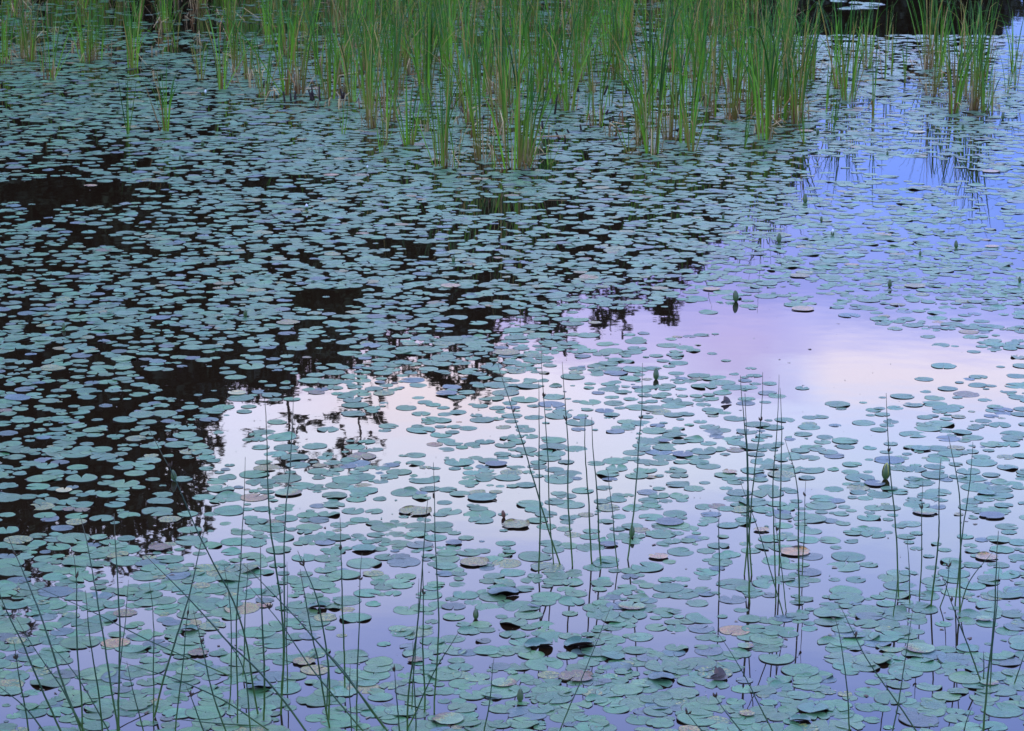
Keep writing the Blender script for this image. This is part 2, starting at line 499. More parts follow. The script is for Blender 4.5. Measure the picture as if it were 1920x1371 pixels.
# special pads first: (u, v, diameter px, kind, base label)
SPECIAL = [
    (945, 1112, 66, 'dome', 'bluish lily pad arched up off the water with a dark gap beneath'),
    (1010, 1212, 62, 'taco', 'teal lily pad with both sides folded up like a shallow boat'),
    (1085, 1210, 66, 'taco', 'blue-grey lily pad folded up with its dark front edge showing'),
    (1150, 1232, 52, 'edge', 'small teal lily pad with its near side dark and tilted up'),
    (1345, 1272, 44, 'stand', 'dark brown lily pad standing up on edge above the others'),
    (1490, 1036, 66, 'flap', 'orange brown withered lily pad with a dark flap standing at its back'),
    (890, 1056, 64, 'orange', 'flat rusty orange withered lily pad on open lavender water'),
    (1080, 1270, 76, 'brown', 'ragged purple brown rotting lily pad among green pads'),
    (968, 985, 64, 'rimbrown', 'lily pad with a brown rolled rim near the centre of the pond'),
    (780, 960, 74, 'rimbrown', 'yellow-brown speckled lily pad with a curled brown right edge'),
    (1240, 1272, 58, 'dome', 'slate blue lily pad humped up over its neighbour'),
    (683, 1030, 56, 'edge', 'dark teal lily pad raised on its stalk above flat pads'),
    (905, 934, 62, 'edge', 'large teal lily pad with its lower rim lifted clear of the water'),
    (930, 871, 48, 'violet', 'slate violet heart-shaped lily pad alone on pale water'),
    (1360, 757, 28, 'stand', 'small black curled lily pad at the edge of a raft of pads'),
    (1727, 842, 44, 'edge', 'dark folded lily pad beside the upper right raft'),
    (1185, 1138, 60, 'yellow', 'lily pad turning yellow and orange at its right side'),
    (945, 1282, 56, 'yellow', 'lily pad with a yellow right half beside a closed bud'),
    (120, 921, 36, 'cream', 'cream yellow dying lily pad at the dark water edge'),
    (128, 957, 30, 'brown', 'small brown crumpled lily pad under the cream one'),
    (372, 1226, 44, 'brown', 'rusty speckled lily pad between rush stems'),
    (570, 1242, 50, 'orange', 'orange brown withered lily pad behind upright rushes'),
    (540, 925, 56, 'yellow', 'lily pad mottled with orange crossed by two rush stems'),
    (300, 1028, 52, 'brown', 'shrivelled brown lily pad at the reflected tree tops'),
    (1735, 961, 52, 'yellow', 'pale yellow ageing lily pad behind two rush stems'),
    (1850, 1046, 48, 'pink', 'pale pink faded lily pad near the right edge'),
    (1725, 1217, 66, 'yellow', 'lily pad edged with cream and brown at lower right'),
    (1428, 995, 34, 'pink', 'small salmon pink lily pad behind the tall rushes'),
    (1235, 1045, 42, 'pink', 'pinkish curled lily pad with a brown far rim'),
    (1368, 886, 32, 'pink', 'little salmon lily pad above the tall rush group'),
    (778, 1239, 36, 'brown', 'small dark brown torn lily pad at a rush foot'),
    (840, 1350, 74, 'yellow', 'broad lily pad with a brown blotch at the bottom edge'),
    (1398, 1213, 36, 'yellow', 'yellow speckled lily pad left of a leaning rush'),
    (1400, 1340, 34, 'orange', 'brown-tipped yellow lily pad at the bottom edge'),
    (1845, 1162, 34, 'yellow', 'yellow green small lily pad at the right side'),
    (1855, 1282, 40, 'yellow', 'yellowing lily pad near the lower right corner'),
    (950, 662, 60, 'orange', 'rusty pink lily pad in the middle raft'),
    (540, 606, 50, 'orange', 'orange-tinged lily pad against black water'),
    (845, 537, 44, 'pink', 'cream pink lily pad in the middle of the dark water'),
    (1500, 518, 46, 'orange', 'orange lily pad on blue violet water'),
    (1505, 580, 52, 'pink', 'salmon lily pad at the edge of open lilac water'),
    (1715, 537, 46, 'orange', 'tan lily pad among blue water rafts at right'),
    (1335, 543, 38, 'pink', 'pink lily pad alone on lilac water'),
    (1860, 463, 32, 'pink', 'pale salmon lily pad on deep blue water'),
    (1510, 246, 34, 'pink', 'cream lily pad by the reeds at right'),
    (1858, 322, 40, 'pink', 'salmon lily pad far right on blue water'),
    (1720, 248, 36, 'cream', 'long cream lily pad below the right reeds'),
    (445, 738, 40, 'cream', 'straw-coloured lily pad at the dark pool'),
    (170, 349, 30, 'pink', 'pale lily pad alone in the black pool at left'),
    (620, 329, 34, 'pink', 'pinkish lily pad left of the reed front'),
    (1850, 925, 40, 'edge', 'teal lily pad with a dark lifted front edge at right'),
    (1815, 1218, 50, 'edge', 'teal lily pad with raised rim at lower right'),
    (1525, 1330, 66, 'edge', 'large bowl-shaped lily pad with an upturned right rim'),
    (1500, 1352, 46, 'taco', 'curled lily pad at the bottom edge below the bowl'),
    (1245, 828, 26, 'violet', 'tiny slate lily pad on pale water by a rush'),
    (1280, 853, 46, 'violet', 'oval violet lily pad right of a leaning rush'),
    (1255, 980, 60, 'violet', 'two-lobed dark violet lily pad behind the middle rushes'),
    (851, 1019, 36, 'violet', 'small dark-rimmed oval lily pad on lavender water'),
    (1142, 1022, 38, 'violet', 'dark-rimmed violet lily pad between thin rushes'),
    (1860, 968, 54, 'violet', 'smooth violet lily pad at the far right'),
    (1640, 908, 48, 'violet', 'violet lily pad under the closed green bud'),
    (837, 739, 48, 'violet', 'dark violet lily pad below a reflected fir tip'),
    (355, 1182, 40, 'taco', 'narrow curled teal lily pad between crossing rushes'),
    (595, 1140, 42, 'taco', 'bluish curled lily pad under leaning rushes'),
    (485, 1288, 56, 'dome', 'arched teal lily pad crossed by several rush stems'),
]
near_tint = {'dome': (.075, .125, .125, .05), 'taco': (.065, .15, .10, .05), 'edge': (.066, .175, .10, .05), 'stand': (.06, .035, .03, .1),
             'flap': (.46, .22, .07, .2), 'orange': (.46, .20, .065, .6), 'brown': (.20, .09, .05, .8), 'rimbrown': (.17, .22, .11, .55), 'violet': (.075, .09, .095, .03),
             'yellow': (.17, .27, .12, .62), 'cream': (.5, .40, .17, .1), 'pink': (.52, .26, .14, .35)}
pad_objs = []
for si, (u, v, wpx, kind, lab) in enumerate(SPECIAL):
    R = np.random.default_rng(900+si)
    p = W(u, v); r = wpx/2*dist(v)/F*.88
    torn = {'brown': .9, 'orange': .5, 'yellow': .3, 'pink': .3, 'rimbrown': .4}.get(kind, 0)
    V, UVs, Fs = pad_template(700+si, 40, (.03, .2, .4, .6, .75, .86, .94, 1.0), True, 1.0, torn)
    rot = R.uniform(0, 6.28)
    c_, s_ = math.cos(rot), math.sin(rot)
    V = V@np.array([[c_, s_, 0], [-s_, c_, 0], [0, 0, 1]])
    FAR, NEAR = math.pi/2, -math.pi/2
    if kind == 'dome':
        V[:, 2] += .34*np.exp(-((V[:, 0]-.1)/.7)**2)*np.clip(.5-V[:, 1]*.6, 0, 1.2)
    if kind == 'taco':
        V = fold(V, NEAR+R.uniform(-.3, .3), .12, R.uniform(.45, .7), .5); V = fold(V, FAR+R.uniform(-.3, .3), .35, .6, .5)
    if kind == 'edge': V = fold(V, R.choice([NEAR, NEAR+.5, .1, NEAR-.5]), .55, .42, .35)
    if kind == 'stand': V = fold(V, FAR+.5, -.15, 1.15, .25); V = fold(V, 2.9, .35, 1.2, .25)
    if kind == 'flap': V = fold(V, FAR-.45, .8, 1.5, .05); V = fold(V, math.pi-.15, .78, 1.4, .08)
    if kind == 'rimbrown': V = fold(V, .2, .7, 1.3, .14); V = fold(V, FAR+.5, .8, 1.3, .1)
    if kind in ('brown', 'orange', 'pink') and v > 840: V = fold(V, R.uniform(.4, 2.7), .7, R.uniform(.3, 1.0), .12); V[:, 2] += .03*np.sin(5*V[:, 0]+R.uniform(0, 6))*np.sin(6*V[:, 1])*(V[:, 0]**2+V[:, 1]**2)+.012
    V = V*r
    V[:, 2] = np.maximum(V[:, 2], .002)
    t = np.tile(np.array(near_tint[kind], float), (len(V), 1))
    rr_ = np.hypot(UVs[:, 0], UVs[:, 1])
    if kind == 'rimbrown': t[:, :3] = np.where((rr_ > .72)[:, None], (.20, .085, .05), t[:, :3])
    if kind == 'yellow': t[:, 3] = np.clip(.15+.6*(UVs[:, 0]*math.cos(si)+UVs[:, 1]*math.sin(si)+.3), 0, .8)
    if kind == 'flap': t[:, :3] = np.where((UVs@np.array([[c_, s_], [-s_, c_]]))[:, 1:2] > .74, (.07, .03, .03), t[:, :3])
    o = obj('lily_pad', mesh('lily_pad', V, Fs, M_PAD, uv=UVs, tint=t), loc=(p[0], p[1], .004))
    tag(o, lab, 'lily pad', 'withered and curled lily pads')
    grid.put(p[0], p[1], r*.9)
    pad_objs.append((u, v, o, None))
for u, v in ((1610, 6), (1575, 3), (1633, 7), (1590, 17), (1612, 15), (1633, 11), (1643, 9), (1615, 12), (1625, 16), (1735, 68), (1738, 76), (1835, 69), (1880, 77), (1620, 75), (1668, 79), (1700, 76), (1600, 83), (1780, 74), (1760, 80), (1860, 84)):
    p = W(u, v); pads.append((u, v, p[0], p[1], rng.uniform(.13, .17))); grid.put(p[0], p[1], .12)

step = 40
for v0 in range(-60, 1960, step):
    for u0 in range(-1480, 3400, step):
        uc, vc = u0+step/2, v0+step/2
        cvr = cover(min(max(uc, 0), 1919), min(max(vc, 0), 1370))
        if vc < 10 and uc < 1280: cvr *= .6
        if uc < -240 or uc > 2160 or vc > 1500: cvr *= .8
        if cvr <= 0: continue
        dd = dist(vc)
        rm = .0425*(1+.46*sm(np.array(dd), 12, 27))
        pxa = math.pi*(rm*F/dd)**2*(CAM_H/dd)
        n = rng.poisson(cvr*(1.28+.42*sm(np.array(vc), 400, 560)+.3*sm(np.array(vc), 1020, 1220)+.25*(1-sm(np.array(vc), 130, 240)))*step*step/pxa)
        for _ in range(n):
            for a_ in range(10):
                u, v = u0+rng.random()*step, v0+rng.random()*step
                p = W(u, v)
                r = rm*min(max(rng.lognormal(0, .28), .4), 1.5)
                if rng.random() < .24: r *= rng.uniform(.4, .7)
                if cvr < .75 and rng.random() > .55+.6*clump(p[0], p[1])+.5*cvr: continue
                if grid.near(p[0], p[1], r, .68 if cvr < .5 else .53): continue
                if cover(u, v) < rng.random()*cvr*.6: continue
                grid.put(p[0], p[1], r); pads.append((u, v, p[0], p[1], r)); break

inview = [i for i, q in enumerate(pads) if -5 < q[0] < 1925 and -5 < q[1] < 1368]
inview.sort(key=lambda i: -pads[i][4]/dist(pads[i][1]))
NIND = 300-len([1 for s in SPECIAL])
single = set(inview[:NIND])


def put_pad(i, tmpl, R):
    u, v, x, y, r = pads[i]
    V, UVs, Fs = tmpl
    rot = R.uniform(0, 2*math.pi); c_, s_ = math.cos(rot), math.sin(rot)
    V = V@np.array([[c_, s_, 0], [-s_, c_, 0], [0, 0, 1]])
    nearby = dist(v) < 16
    if R.random() < (.07 if nearby else .02):
        V = fold(V, R.uniform(0, 6.28), R.uniform(.45, .8), R.uniform(.15, .5), .35)
    V = V*r
    tilt = R.normal(0, .012, 2)
    V[:, 2] += V[:, 0]*tilt[0]+V[:, 1]*tilt[1]
    V[:, 2] = np.maximum(V[:, 2], -.002)
    V[:, 2] += R.uniform(.0001, .0020)
    return V, UVs, Fs, rot


mv, mu, mf, mt, nn = [], [], [], [], 0
singles = []
for i in range(len(pads)):
    R = np.random.default_rng(5000+i)
    name, t = pad_tint(R)
    if i in single:
        V, UVs, Fs, rot = put_pad(i, HI[int(R.integers(len(HI)))], R)
        o = obj('lily_pad', mesh('lily_pad', V, Fs, M_PAD, uv=UVs, tint=np.tile(t, (len(V), 1))), loc=(pads[i][2], pads[i][3], 0))
        tag(o, None, 'lily pad', 'green lily pads floating in the foreground')
        singles.append((i, o, name, rot))
    else:
        V, UVs, Fs, rot = put_pad(i, (HI if dist(pads[i][1]) < 11 else LO)[int(R.integers(26))], R)
        V = V+np.array([pads[i][2], pads[i][3], 0])
        mv.append(V); mu.append(UVs); mf.append(Fs+nn); mt.append(np.tile(t, (len(V), 1))); nn += len(V)
tag(obj('lily_pads', mesh('lily_pads', np.concatenate(mv), np.concatenate(mf), M_PAD, uv=np.concatenate(mu), tint=np.concatenate(mt))),
    'carpet of small round lily pads covering the water out to the reeds', 'lily pads', kind='stuff')
print('PADS', len(pads), 'singles', len(singles))

# small floating scraps between the pads
lv, lf, lt, ln = [], [], [], 0
for k in range(1000):
    u, v = rng.uniform(-100, 2020), 120+1280*rng.random()**.8
    if v < 340 and u < 260: continue
    p = W(u, v); s = .0025+.013*rng.random()**3
    n = 5; a = np.sort(rng.uniform(0, 6.28, n)); rr_ = s*rng.uniform(.5, 1, n)
    top = np.stack([p[0]+rr_*np.cos(a), p[1]+rr_*np.sin(a)*1.3, np.full(n, .0012)+rng.uniform(0, .0012, n)], 1)
    lv.append(top); lf.append(tuple(ln+j for j in range(n))); ln += n
    c = [(.10, .06, .04), (.22, .17, .12), (.14, .2, .13), (.35, .28, .24)][int(rng.integers(4))]
    lt.append(np.tile((*c, 1), (n, 1)))
tag(obj('floating_litter', mesh('floating_litter', np.concatenate(lv), lf, M_LITTER, tint=np.concatenate(lt))),
    'tiny scraps of dead leaf floating between the pads', 'leaf litter', kind='stuff')

# ------------------------------------------------------------------ rush stems in the foreground: photo points from foot to tip
RUSH = {
 'left': [
  [(222, 1400), (222, 1215), (215, 1099), (210, 978)], [(221, 1395), (200, 1250), (165, 1095), (138, 985)], [(486, 1340), (446, 1153), (379, 1008), (332, 905), (277, 804)],
  [(528, 1340), (530, 1200), (505, 911), (494, 733)], [(526, 1335), (530, 1100), (531, 911), (533, 784)], [(443, 1357), (450, 1011), (456, 911), (457, 863)],
  [(290, 1344), (322, 1223), (356, 1112), (377, 1008)], [(328, 1390), (339, 1280), (357, 1119)], [(600, 1410), (476, 1250), (433, 1213), (356, 1132), (268, 1045)],
  [(436, 1270), (369, 1241), (288, 1206), (185, 1156), (34, 1092)], [(735, 1385), (640, 1257), (590, 1200), (523, 1129), (456, 1062)], [(705, 1400), (640, 1324), (584, 1253), (527, 1173), (465, 1102)],
  [(617, 1347), (611, 1213), (597, 1126), (557, 1032)], [(620, 1365), (590, 1213), (575, 1120), (564, 1062)], [(495, 1352), (493, 1180), (485, 1022)], [(287, 1357), (287, 1146), (282, 1085)],
  [(220, 1347), (231, 1163), (235, 1099)], [(157, 1390), (148, 1247), (139, 1050), (136, 1035)], [(193, 1390), (181, 1263), (171, 1179), (163, 1092)], [(125, 1400), (84, 1297), (50, 1213), (7, 1119), (-6, 1060)],
  [(165, 1390), (121, 1297), (80, 1200), (37, 1102), (0, 1026)], [(158, 1390), (117, 1294), (67, 1226), (27, 1159)], [(100, 1395), (45, 1320), (-5, 1275)], [(215, 1390), (158, 1293), (120, 1240), (90, 1210)],
  [(56, 1390), (44, 1304), (29, 1193)], [(432, 1400), (386, 1240), (364, 1146)], [(392, 1395), (349, 1287)], [(505, 1370), (420, 1314), (346, 1280), (228, 1241)], [(500, 1362), (400, 1356), (322, 1348)],
  [(538, 1300), (538, 1213), (537, 1055)], [(428, 1330), (432, 1163), (420, 1055)], [(456, 1267), (458, 1165), (458, 1065)], [(270, 1375), (248, 1290), (236, 1240)], [(612, 1335), (615, 1270), (614, 1236)],
  [(470, 1380), (452, 1240), (400, 1165)]],
 'lower centre': [
  [(816, 1337), (819, 1112), (813, 960), (809, 884)], [(764, 1380), (774, 1247), (788, 1079), (803, 929)], [(794, 1336), (795, 1146), (794, 1033)], [(772, 1330), (780, 1210), (789, 1072)], [(765, 1365), (821, 1247), (861, 1176)],
  [(645, 1290), (645, 1146), (642, 955)], [(669, 1385), (670, 1180), (677, 1047)], [(750, 1400), (746, 1310), (741, 1236)], [(780, 1390), (777, 1300), (772, 1203)], [(905, 1395), (917, 1320), (928, 1233)], [(1040, 1395), (1093, 1273), (1148, 1156)],
  [(660, 1390), (656, 1320), (655, 1250)], [(720, 1365), (680, 1310), (640, 1255), (610, 1222)]],
 'middle': [
  [(1011, 1072), (1012, 900), (1007, 720)], [(1039, 1059), (1029, 915), (1012, 653)], [(1050, 1060), (1004, 915), (935, 693)], [(1072, 1062), (1064, 900), (1053, 680)], [(1111, 1057), (1101, 915), (1095, 764)], [(1128, 1059), (1117, 915), (1108, 784)],
  [(1159, 1067), (1147, 950), (1140, 871)], [(1176, 1049), (1195, 915), (1203, 800), (1210, 703)]],
 'right of centre': [
  [(1349, 1122), (1349, 1030), (1350, 955)], [(1365, 1136), (1364, 980), (1362, 831)], [(1405, 1131), (1402, 980), (1395, 830), (1386, 703)], [(1396, 1078), (1411, 915), (1425, 800), (1428, 700)], [(1409, 1079), (1402, 915), (1397, 740)],
  [(1454, 1131), (1449, 950), (1448, 880), (1455, 693)], [(1459, 1075), (1464, 915), (1464, 737)], [(1498, 1132), (1496, 1000), (1490, 900), (1470, 821)], [(1505, 1079), (1509, 985), (1513, 898)], [(1468, 1153), (1438, 1045), (1405, 955), (1388, 905)], [(1475, 1146), (1463, 1055), (1451, 961)]],
 'right': [
  [(1686, 1119), (1680, 1020), (1673, 915), (1659, 733)], [(1706, 1132), (1707, 1070), (1706, 1012)], [(1725, 1119), (1728, 1010), (1730, 903)], [(1746, 1139), (1757, 1000), (1762, 854)], [(1798, 1146), (1803, 1000), (1797, 911), (1783, 824)],
  [(1790, 1132), (1803, 1010), (1813, 911), (1821, 821)], [(1799, 1150), (1820, 1090), (1864, 1042)], [(1763, 1139), (1776, 1095), (1780, 1045)], [(1675, 1155), (1681, 1110), (1683, 1085)]],
 'lower right': [
  [(1845, 1390), (1855, 1247), (1868, 1146), (1877, 1002)], [(1856, 1290), (1864, 1180), (1872, 1055)], [(1840, 1278), (1828, 1247), (1794, 1156), (1765, 1079)], [(1668, 1400), (1700, 1247), (1716, 1146)], [(1735, 1395), (1683, 1320), (1632, 1247), (1572, 1139)],
  [(1594, 1390), (1586, 1280), (1575, 1196), (1565, 1156)], [(1460, 1395), (1397, 1267), (1345, 1179)], [(1405, 1390), (1365, 1340), (1337, 1300)], [(1340, 1395), (1305, 1360), (1285, 1338)], [(1902, 1283), (1912, 1255), (1926, 1222)], [(1844, 1274), (1845, 1250), (1844, 1222)],
  [(1802, 1400), (1812, 1350), (1822, 1325)]]}
ORD = ['leftmost', 'second', 'third', 'fourth', 'fifth', 'sixth', 'seventh', 'eighth', 'ninth', 'tenth', 'eleventh', 'twelfth', 'thirteenth', 'fourteenth', 'fifteenth', 'sixteenth', 'seventeenth', 'eighteenth']


def bez(pts, n):
    pts = np.asarray(pts, float)
    L = np.concatenate([[0], np.cumsum(np.linalg.norm(np.diff(pts, axis=0), axis=1))]); L /= L[-1]
    k = len(pts); m = np.gradient(pts, L, axis=0) if k > 2 else np.tile(pts[1]-pts[0], (2, 1))
    out_ = []
    for t in np.linspace(0, 1, n):
        i = min(np.searchsorted(L, t, 'right')-1, k-2); h = L[i+1]-L[i]; s = (t-L[i])/h
        out_.append((2*s**3-3*s**2+1)*pts[i]+(s**3-2*s**2+s)*h*m[i]+(-2*s**3+3*s**2)*pts[i+1]+(s**3-s**2)*h*m[i+1])
    return np.array(out_)


rush_list = []
for gname, lst in RUSH.items():
    for k, pl in enumerate(lst):
        R = np.random.default_rng(77+k+len(gname)*100)
        foot = pl[0]
        b = W(*foot)
        pts = [at_depth(u, v, b[1]) for u, v in pl]
        pts = np.array(pts)
        hgt = max(pts[-1][2], .05)
        pts[:, 1] += (pts[:, 2]/hgt)**1.5*R.normal(0, .10)*hgt
        c = bez(pts, 22)
        c = np.concatenate([[c[0]-(c[1]-c[0])*.6], c])        # the stalk goes on under water
        L = len(c); t = np.linspace(0, 1, L)
        c[1:] += np.cumsum(R.normal(0, .0012, (L-1, 1)), 0)*np.array([1, .3, 0])*hgt
        thick = (.0027 if hgt > .5 else .0021)*R.uniform(.85, 1.15)*(1.1 if dist(foot[1]) < 9 else 1.05)
        c += (np.sin(t*9+R.uniform(0, 6))*.004)[:, None]*np.array([1, 0, 0])*hgt
        tints = np.array([[.014+.05*(1-x)**4, .045+.085*(1-x)**4, .020-.008*(1-x)**3, 1] for x in t])*np.array([*(R.uniform(.8, 1.15),)*3, 1])
        tints[-3:, :3] = (.06, .06, .03)
        o = empty('rush_stem', (b[0], b[1], 0))
        mb = MB(); tube(mb, c-b, thick*(1-.7*t**2), tints, 6)
        obj('stem', mb.mesh('stem', M_RUSH), o)
        if R.random() < .4:
            i = int(L*R.uniform(.72, .9)); q = c[i]-b
            mb = MB()
            for j in range(3):
                d = R.normal(0, .004, 3); d[2] = abs(d[2])
                tube(mb, np.array([q+d*.1, q+d+np.array([0, 0, .004]), q+d*1.6+np.array([0, 0, .010])]), [.0014, .0034, .0006], np.tile((.055, .035, .022, 1), (3, 1)), 5)
            obj('flower_tuft', mb.mesh('flower_tuft', M_DRY), o)
        dx = (pl[-1][0]-pl[0][0]); dy = max(pl[0][1]-pl[-1][1], 1)
        a = math.degrees(math.atan2(dx, dy))
        rush_list.append(dict(o=o, u=pl[-1][0], v=pl[-1][1], a=a, h=hgt, g=gname, foot=foot))


# ------------------------------------------------------------------ closed water-lily buds
BUDS = [(1230, 708, 26, 0, 'dark green closed bud left of a leaning rush tip', 6), (1660, 893, 38, 2, 'tall green bud opening yellow beside the right rush', 2), (1380, 562, 26, 0, 'dark upright bud alone on lilac open water', 3),
        (1668, 536, 18, 0, 'slim dark bud on blue water above the lilac clearing', 0), (1793, 463, 18, 0, 'dark bud on the deep blue water at right', 3), (1510, 378, 22, 0, 'green bud nodding on a bent stalk below the reeds', 8), (1460, 452, 22, 0, 'olive bud at the edge of the black reflection', 3),
        (1540, 414, 12, 0, 'small dark bud among pads on blue water', 0), (1561, 440, 16, 1, 'white-tipped bud on violet blue water', 0), (892, 1157, 24, 0, 'short green bud in the lavender gap at bottom centre', 0), (975, 1311, 30, 0, 'stout dark green bud at the bottom below a yellowing pad', 0),
        (1184, 1003, 26, 0, 'green bud at the foot of a leaning rush', 4), (850, 489, 16, 0, 'olive bud in the dark water under the reeds', 0), (460, 592, 18, 0, 'brownish bud leaning right in the black water', 14), (327, 897, 26, 0, 'olive bud touching a leaning rush at left', -10),
        (575, 392, 16, 1, 'white bud on the dark pads left of centre', -14), (687, 318, 12, 1, 'little white bud just left of the reed front', -20), (380, 272, 14, 0, 'small olive bud by the dark gap at upper left', 0), (338, 300, 12, 0, 'tiny green bud beside a reed shoot at left', 0),
        (385, 178, 14, 1, 'white bud among the upper left reeds', 0), (1015, 278, 16, 0, 'pale green bud right of the tall front reeds', 0), (1222, 324, 10, 1, 'tiny white bud in front of the reeds', 0), (1356, 409, 12, 0, 'green bud at the border of dark and blue water', 0),
        (1880, 222, 16, 0, 'dark bud near the right edge by the reeds', 0), (1805, 240, 12, 0, 'small dark bud under the right reeds', 0), (1533, 250, 14, 0, 'dark green bud left of the reed reflections', 0), (1725, 478, 12, 0, 'dark crimson bud among the blue rafts', 0),
        (1912, 528, 14, 0, 'reddish brown bud cut by the right edge', 0), (119, 616, 16, 0, 'olive bud among the pads at far left', 4), (1664, 290, 10, 0, 'dark bud between reflected reeds', 0), (945, 968, 18, 3, 'brown withered bud with a dry leaf at its foot', 10),
        (562, 236, 14, 0, 'olive bud in the left part of the reeds', 3), (16, 236, 14, 0, 'green bud at the far left edge', 0), (220, 212, 12, 0, 'olive bud above the left dark gap', 0)]


def lathe(mb, prof, tints, sides, lobes=0, amp=0.0, cx=0, cy=0):
    V, T = [], []
    for (r, z), t in zip(prof, tints):
        for k in range(sides):
            w = 2*math.pi*k/sides
            q = r*(1+amp*math.cos(lobes*w))
            V.append((cx+q*math.cos(w), cy+q*math.sin(w), z)); T.append(t)
    n = len(prof); Fs = []
    for i in range(n-1):
        for k in range(sides):
            k2 = (k+1) % sides; Fs.append((i*sides+k, i*sides+k2, (i+1)*sides+k2, (i+1)*sides+k))
    mb.add(V, Fs, np.array(T))


for (u, v, hpx, kind, lab, lean) in BUDS:
    p = W(u, v+hpx*.15); h = hpx*dist(v)/F*.85
    o = empty('lily_bud', p); o.rotation_euler = (rad(3), rad(lean), random.uniform(0, 6.28))
    tag(o, lab, 'flower bud', 'closed water lily buds')
    green = [(.05, .10, .03, 1), (.06, .12, .035, 1), (.07, .12, .04, 1), (.06, .09, .035, 1)]
    if kind == 3: green = [(.16, .07, .04, 1)]*4
    petal = {0: (.10, .15, .06, 1), 1: (.75, .75, .78, 1), 2: (.45, .42, .08, 1), 3: (.2, .09, .05, 1)}[kind]
    wd_ = h*.22
    mb = MB(); lathe(mb, [(wd_*.5, h*.05), (wd_*.92, h*.25), (wd_*.95, h*.5), (wd_*.62, h*.8), (wd_*.2, h*.97), (.0002, h)], [petal]*6, 12, 6, .07)
    obj('petals', mb.mesh('petals', M_BUD), o)
    for s in range(4):
        a = s*math.pi/2+.3; mb = MB(); V, T, Fs = [], [], []
        for j, (rr_, z) in enumerate([(wd_*.45, 0), (wd_*1.0, h*.22), (wd_*1.06, h*.48), (wd_*.78, h*.76), (wd_*.35, h*.96 if kind != 1 else h*.8)]):
            hw = [.5, .72, .66, .5, .1][j]
            for q in (-1, -.5, 0, .5, 1):
                V.append(((rr_+.0006+.0006*(1-abs(q)))*math.cos(a+q*hw), (rr_+.0006+.0006*(1-abs(q)))*math.sin(a+q*hw), z)); T.append(green[min(j, 3)] if kind != 1 or j < 3 else (.5, .55, .5, 1))
        for j in range(4):
            for q in range(4): Fs.append((j*5+q, j*5+q+1, (j+1)*5+q+1, (j+1)*5+q))
        mb.add(V, Fs, np.array(T)); obj('sepal', mb.mesh('sepal', M_BUD), o)
    mb = MB(); tube(mb, [(0, 0, -.05), (0, 0, -.01), (0, 0, h*.08)], [.003, .0032, wd_*.5], np.tile((.07, .09, .035, 1), (3, 1)), 8)
    obj('stalk', mb.mesh('stalk', M_BUD), o)

# ------------------------------------------------------------------ cattails
def blade(mb, R, base, h, lean, az, w, curl, foldp=None, old=False, tone=1.0, yellow=False):
    n = 13
    d = np.array([math.sin(lean)*math.cos(az), math.sin(lean)*math.sin(az), math.cos(lean)])
    out_ = np.array([math.cos(az), math.sin(az), 0])
    side0 = R.uniform(0, math.pi); side = np.array([math.cos(side0), math.sin(side0), 0])
    p = np.array(base, float); pts = []; th = 0
    st = h/(n-1)
    folded = False
    for i in range(n):
        t = i/(n-1); pts.append(p.copy())
        a = lean+curl*t**2.2
        if foldp is not None and t > foldp: a += 1.7*min(1, (t-foldp)/.12)
        dd = out_*math.sin(a)+np.array([0, 0, math.cos(a)])
        p = p+dd*st
    pts = np.array(pts); V, T, Fs = [], [], []
    gl = R.uniform(.3, .95)
    dark = np.array([.032, .130, .010])*tone
    lite = np.array([.17, .37, .012])*tone
    brown = np.array([.22, .13, .035])
    for i in range(n):
        t = i/(n-1)
        wd_ = w*(.75+.4*t if t < .35 else .89*(1-((t-.35)/.65)**2.4))*.5+.0004
        nrm = np.cross(side, pts[min(i+1, n-1)]-pts[max(i-1, 0)]); nrm /= np.linalg.norm(nrm)+1e-9
        for q, dz in ((-1, 0), (0, w*.16), (1, 0)):
            V.append(pts[i]+side*wd_*q+nrm*dz)
        g = min(1, t*h/gl)
        c = lite*(1-g)+dark*g
        if yellow: c = np.array([.30, .22, .05])*(.7+.5*t)
        if old: c = c*min(1, .0+t*h/.38)+brown*max(0, 1-t*h/.38)
        if t > .93: c = c*.5+np.array([.22, .14, .05])*.5
        T += [(*c, 1)]*3
    for i in range(n-1):
        for q in (0, 1): Fs.append((i*3+q, i*3+q+1, (i+1)*3+q+1, (i+1)*3+q))
    mb.add(V, Fs, np.array(T))


def dry_blade(mb, R, base, h, az, kink, w=.012, dark=False):
    n = 9; out_ = np.array([math.cos(az), math.sin(az), 0]); side = np.array([-out_[1], out_[0], 0])
    if abs(R.normal()) > .6: side = side*.6+np.array([0, 0, .8])
    p = np.array(base, float); V, T, Fs = [], [], []
    a0 = R.uniform(.02, .5); c0 = np.array([.48, .34, .16])*R.uniform(.5, 1.15) if not dark else np.array([.05, .03, .025])*R.uniform(.7, 1.6)
    if R.random() < .3 and not dark: c0 = np.array([.26, .12, .04])*R.uniform(.6, 1.2)
    for i in range(n):
        t = i/(n-1)
        a = a0+(kink if t > .45 else 0)
        for q in (-1, 1): V.append(p+side*q*w*.5*(1-.6*t)); T.append((*(c0*(.75+.35*t)), 1))
        p = p+(out_*math.sin(a)+np.array([0, 0, math.cos(a)]))*h/(n-1)
        if p[2] < .008: p[2] = .008
    for i in range(n-1): Fs.append((i*2, i*2+1, i*2+3, i*2+2))
    mb.add(V, Fs, np.array(T))


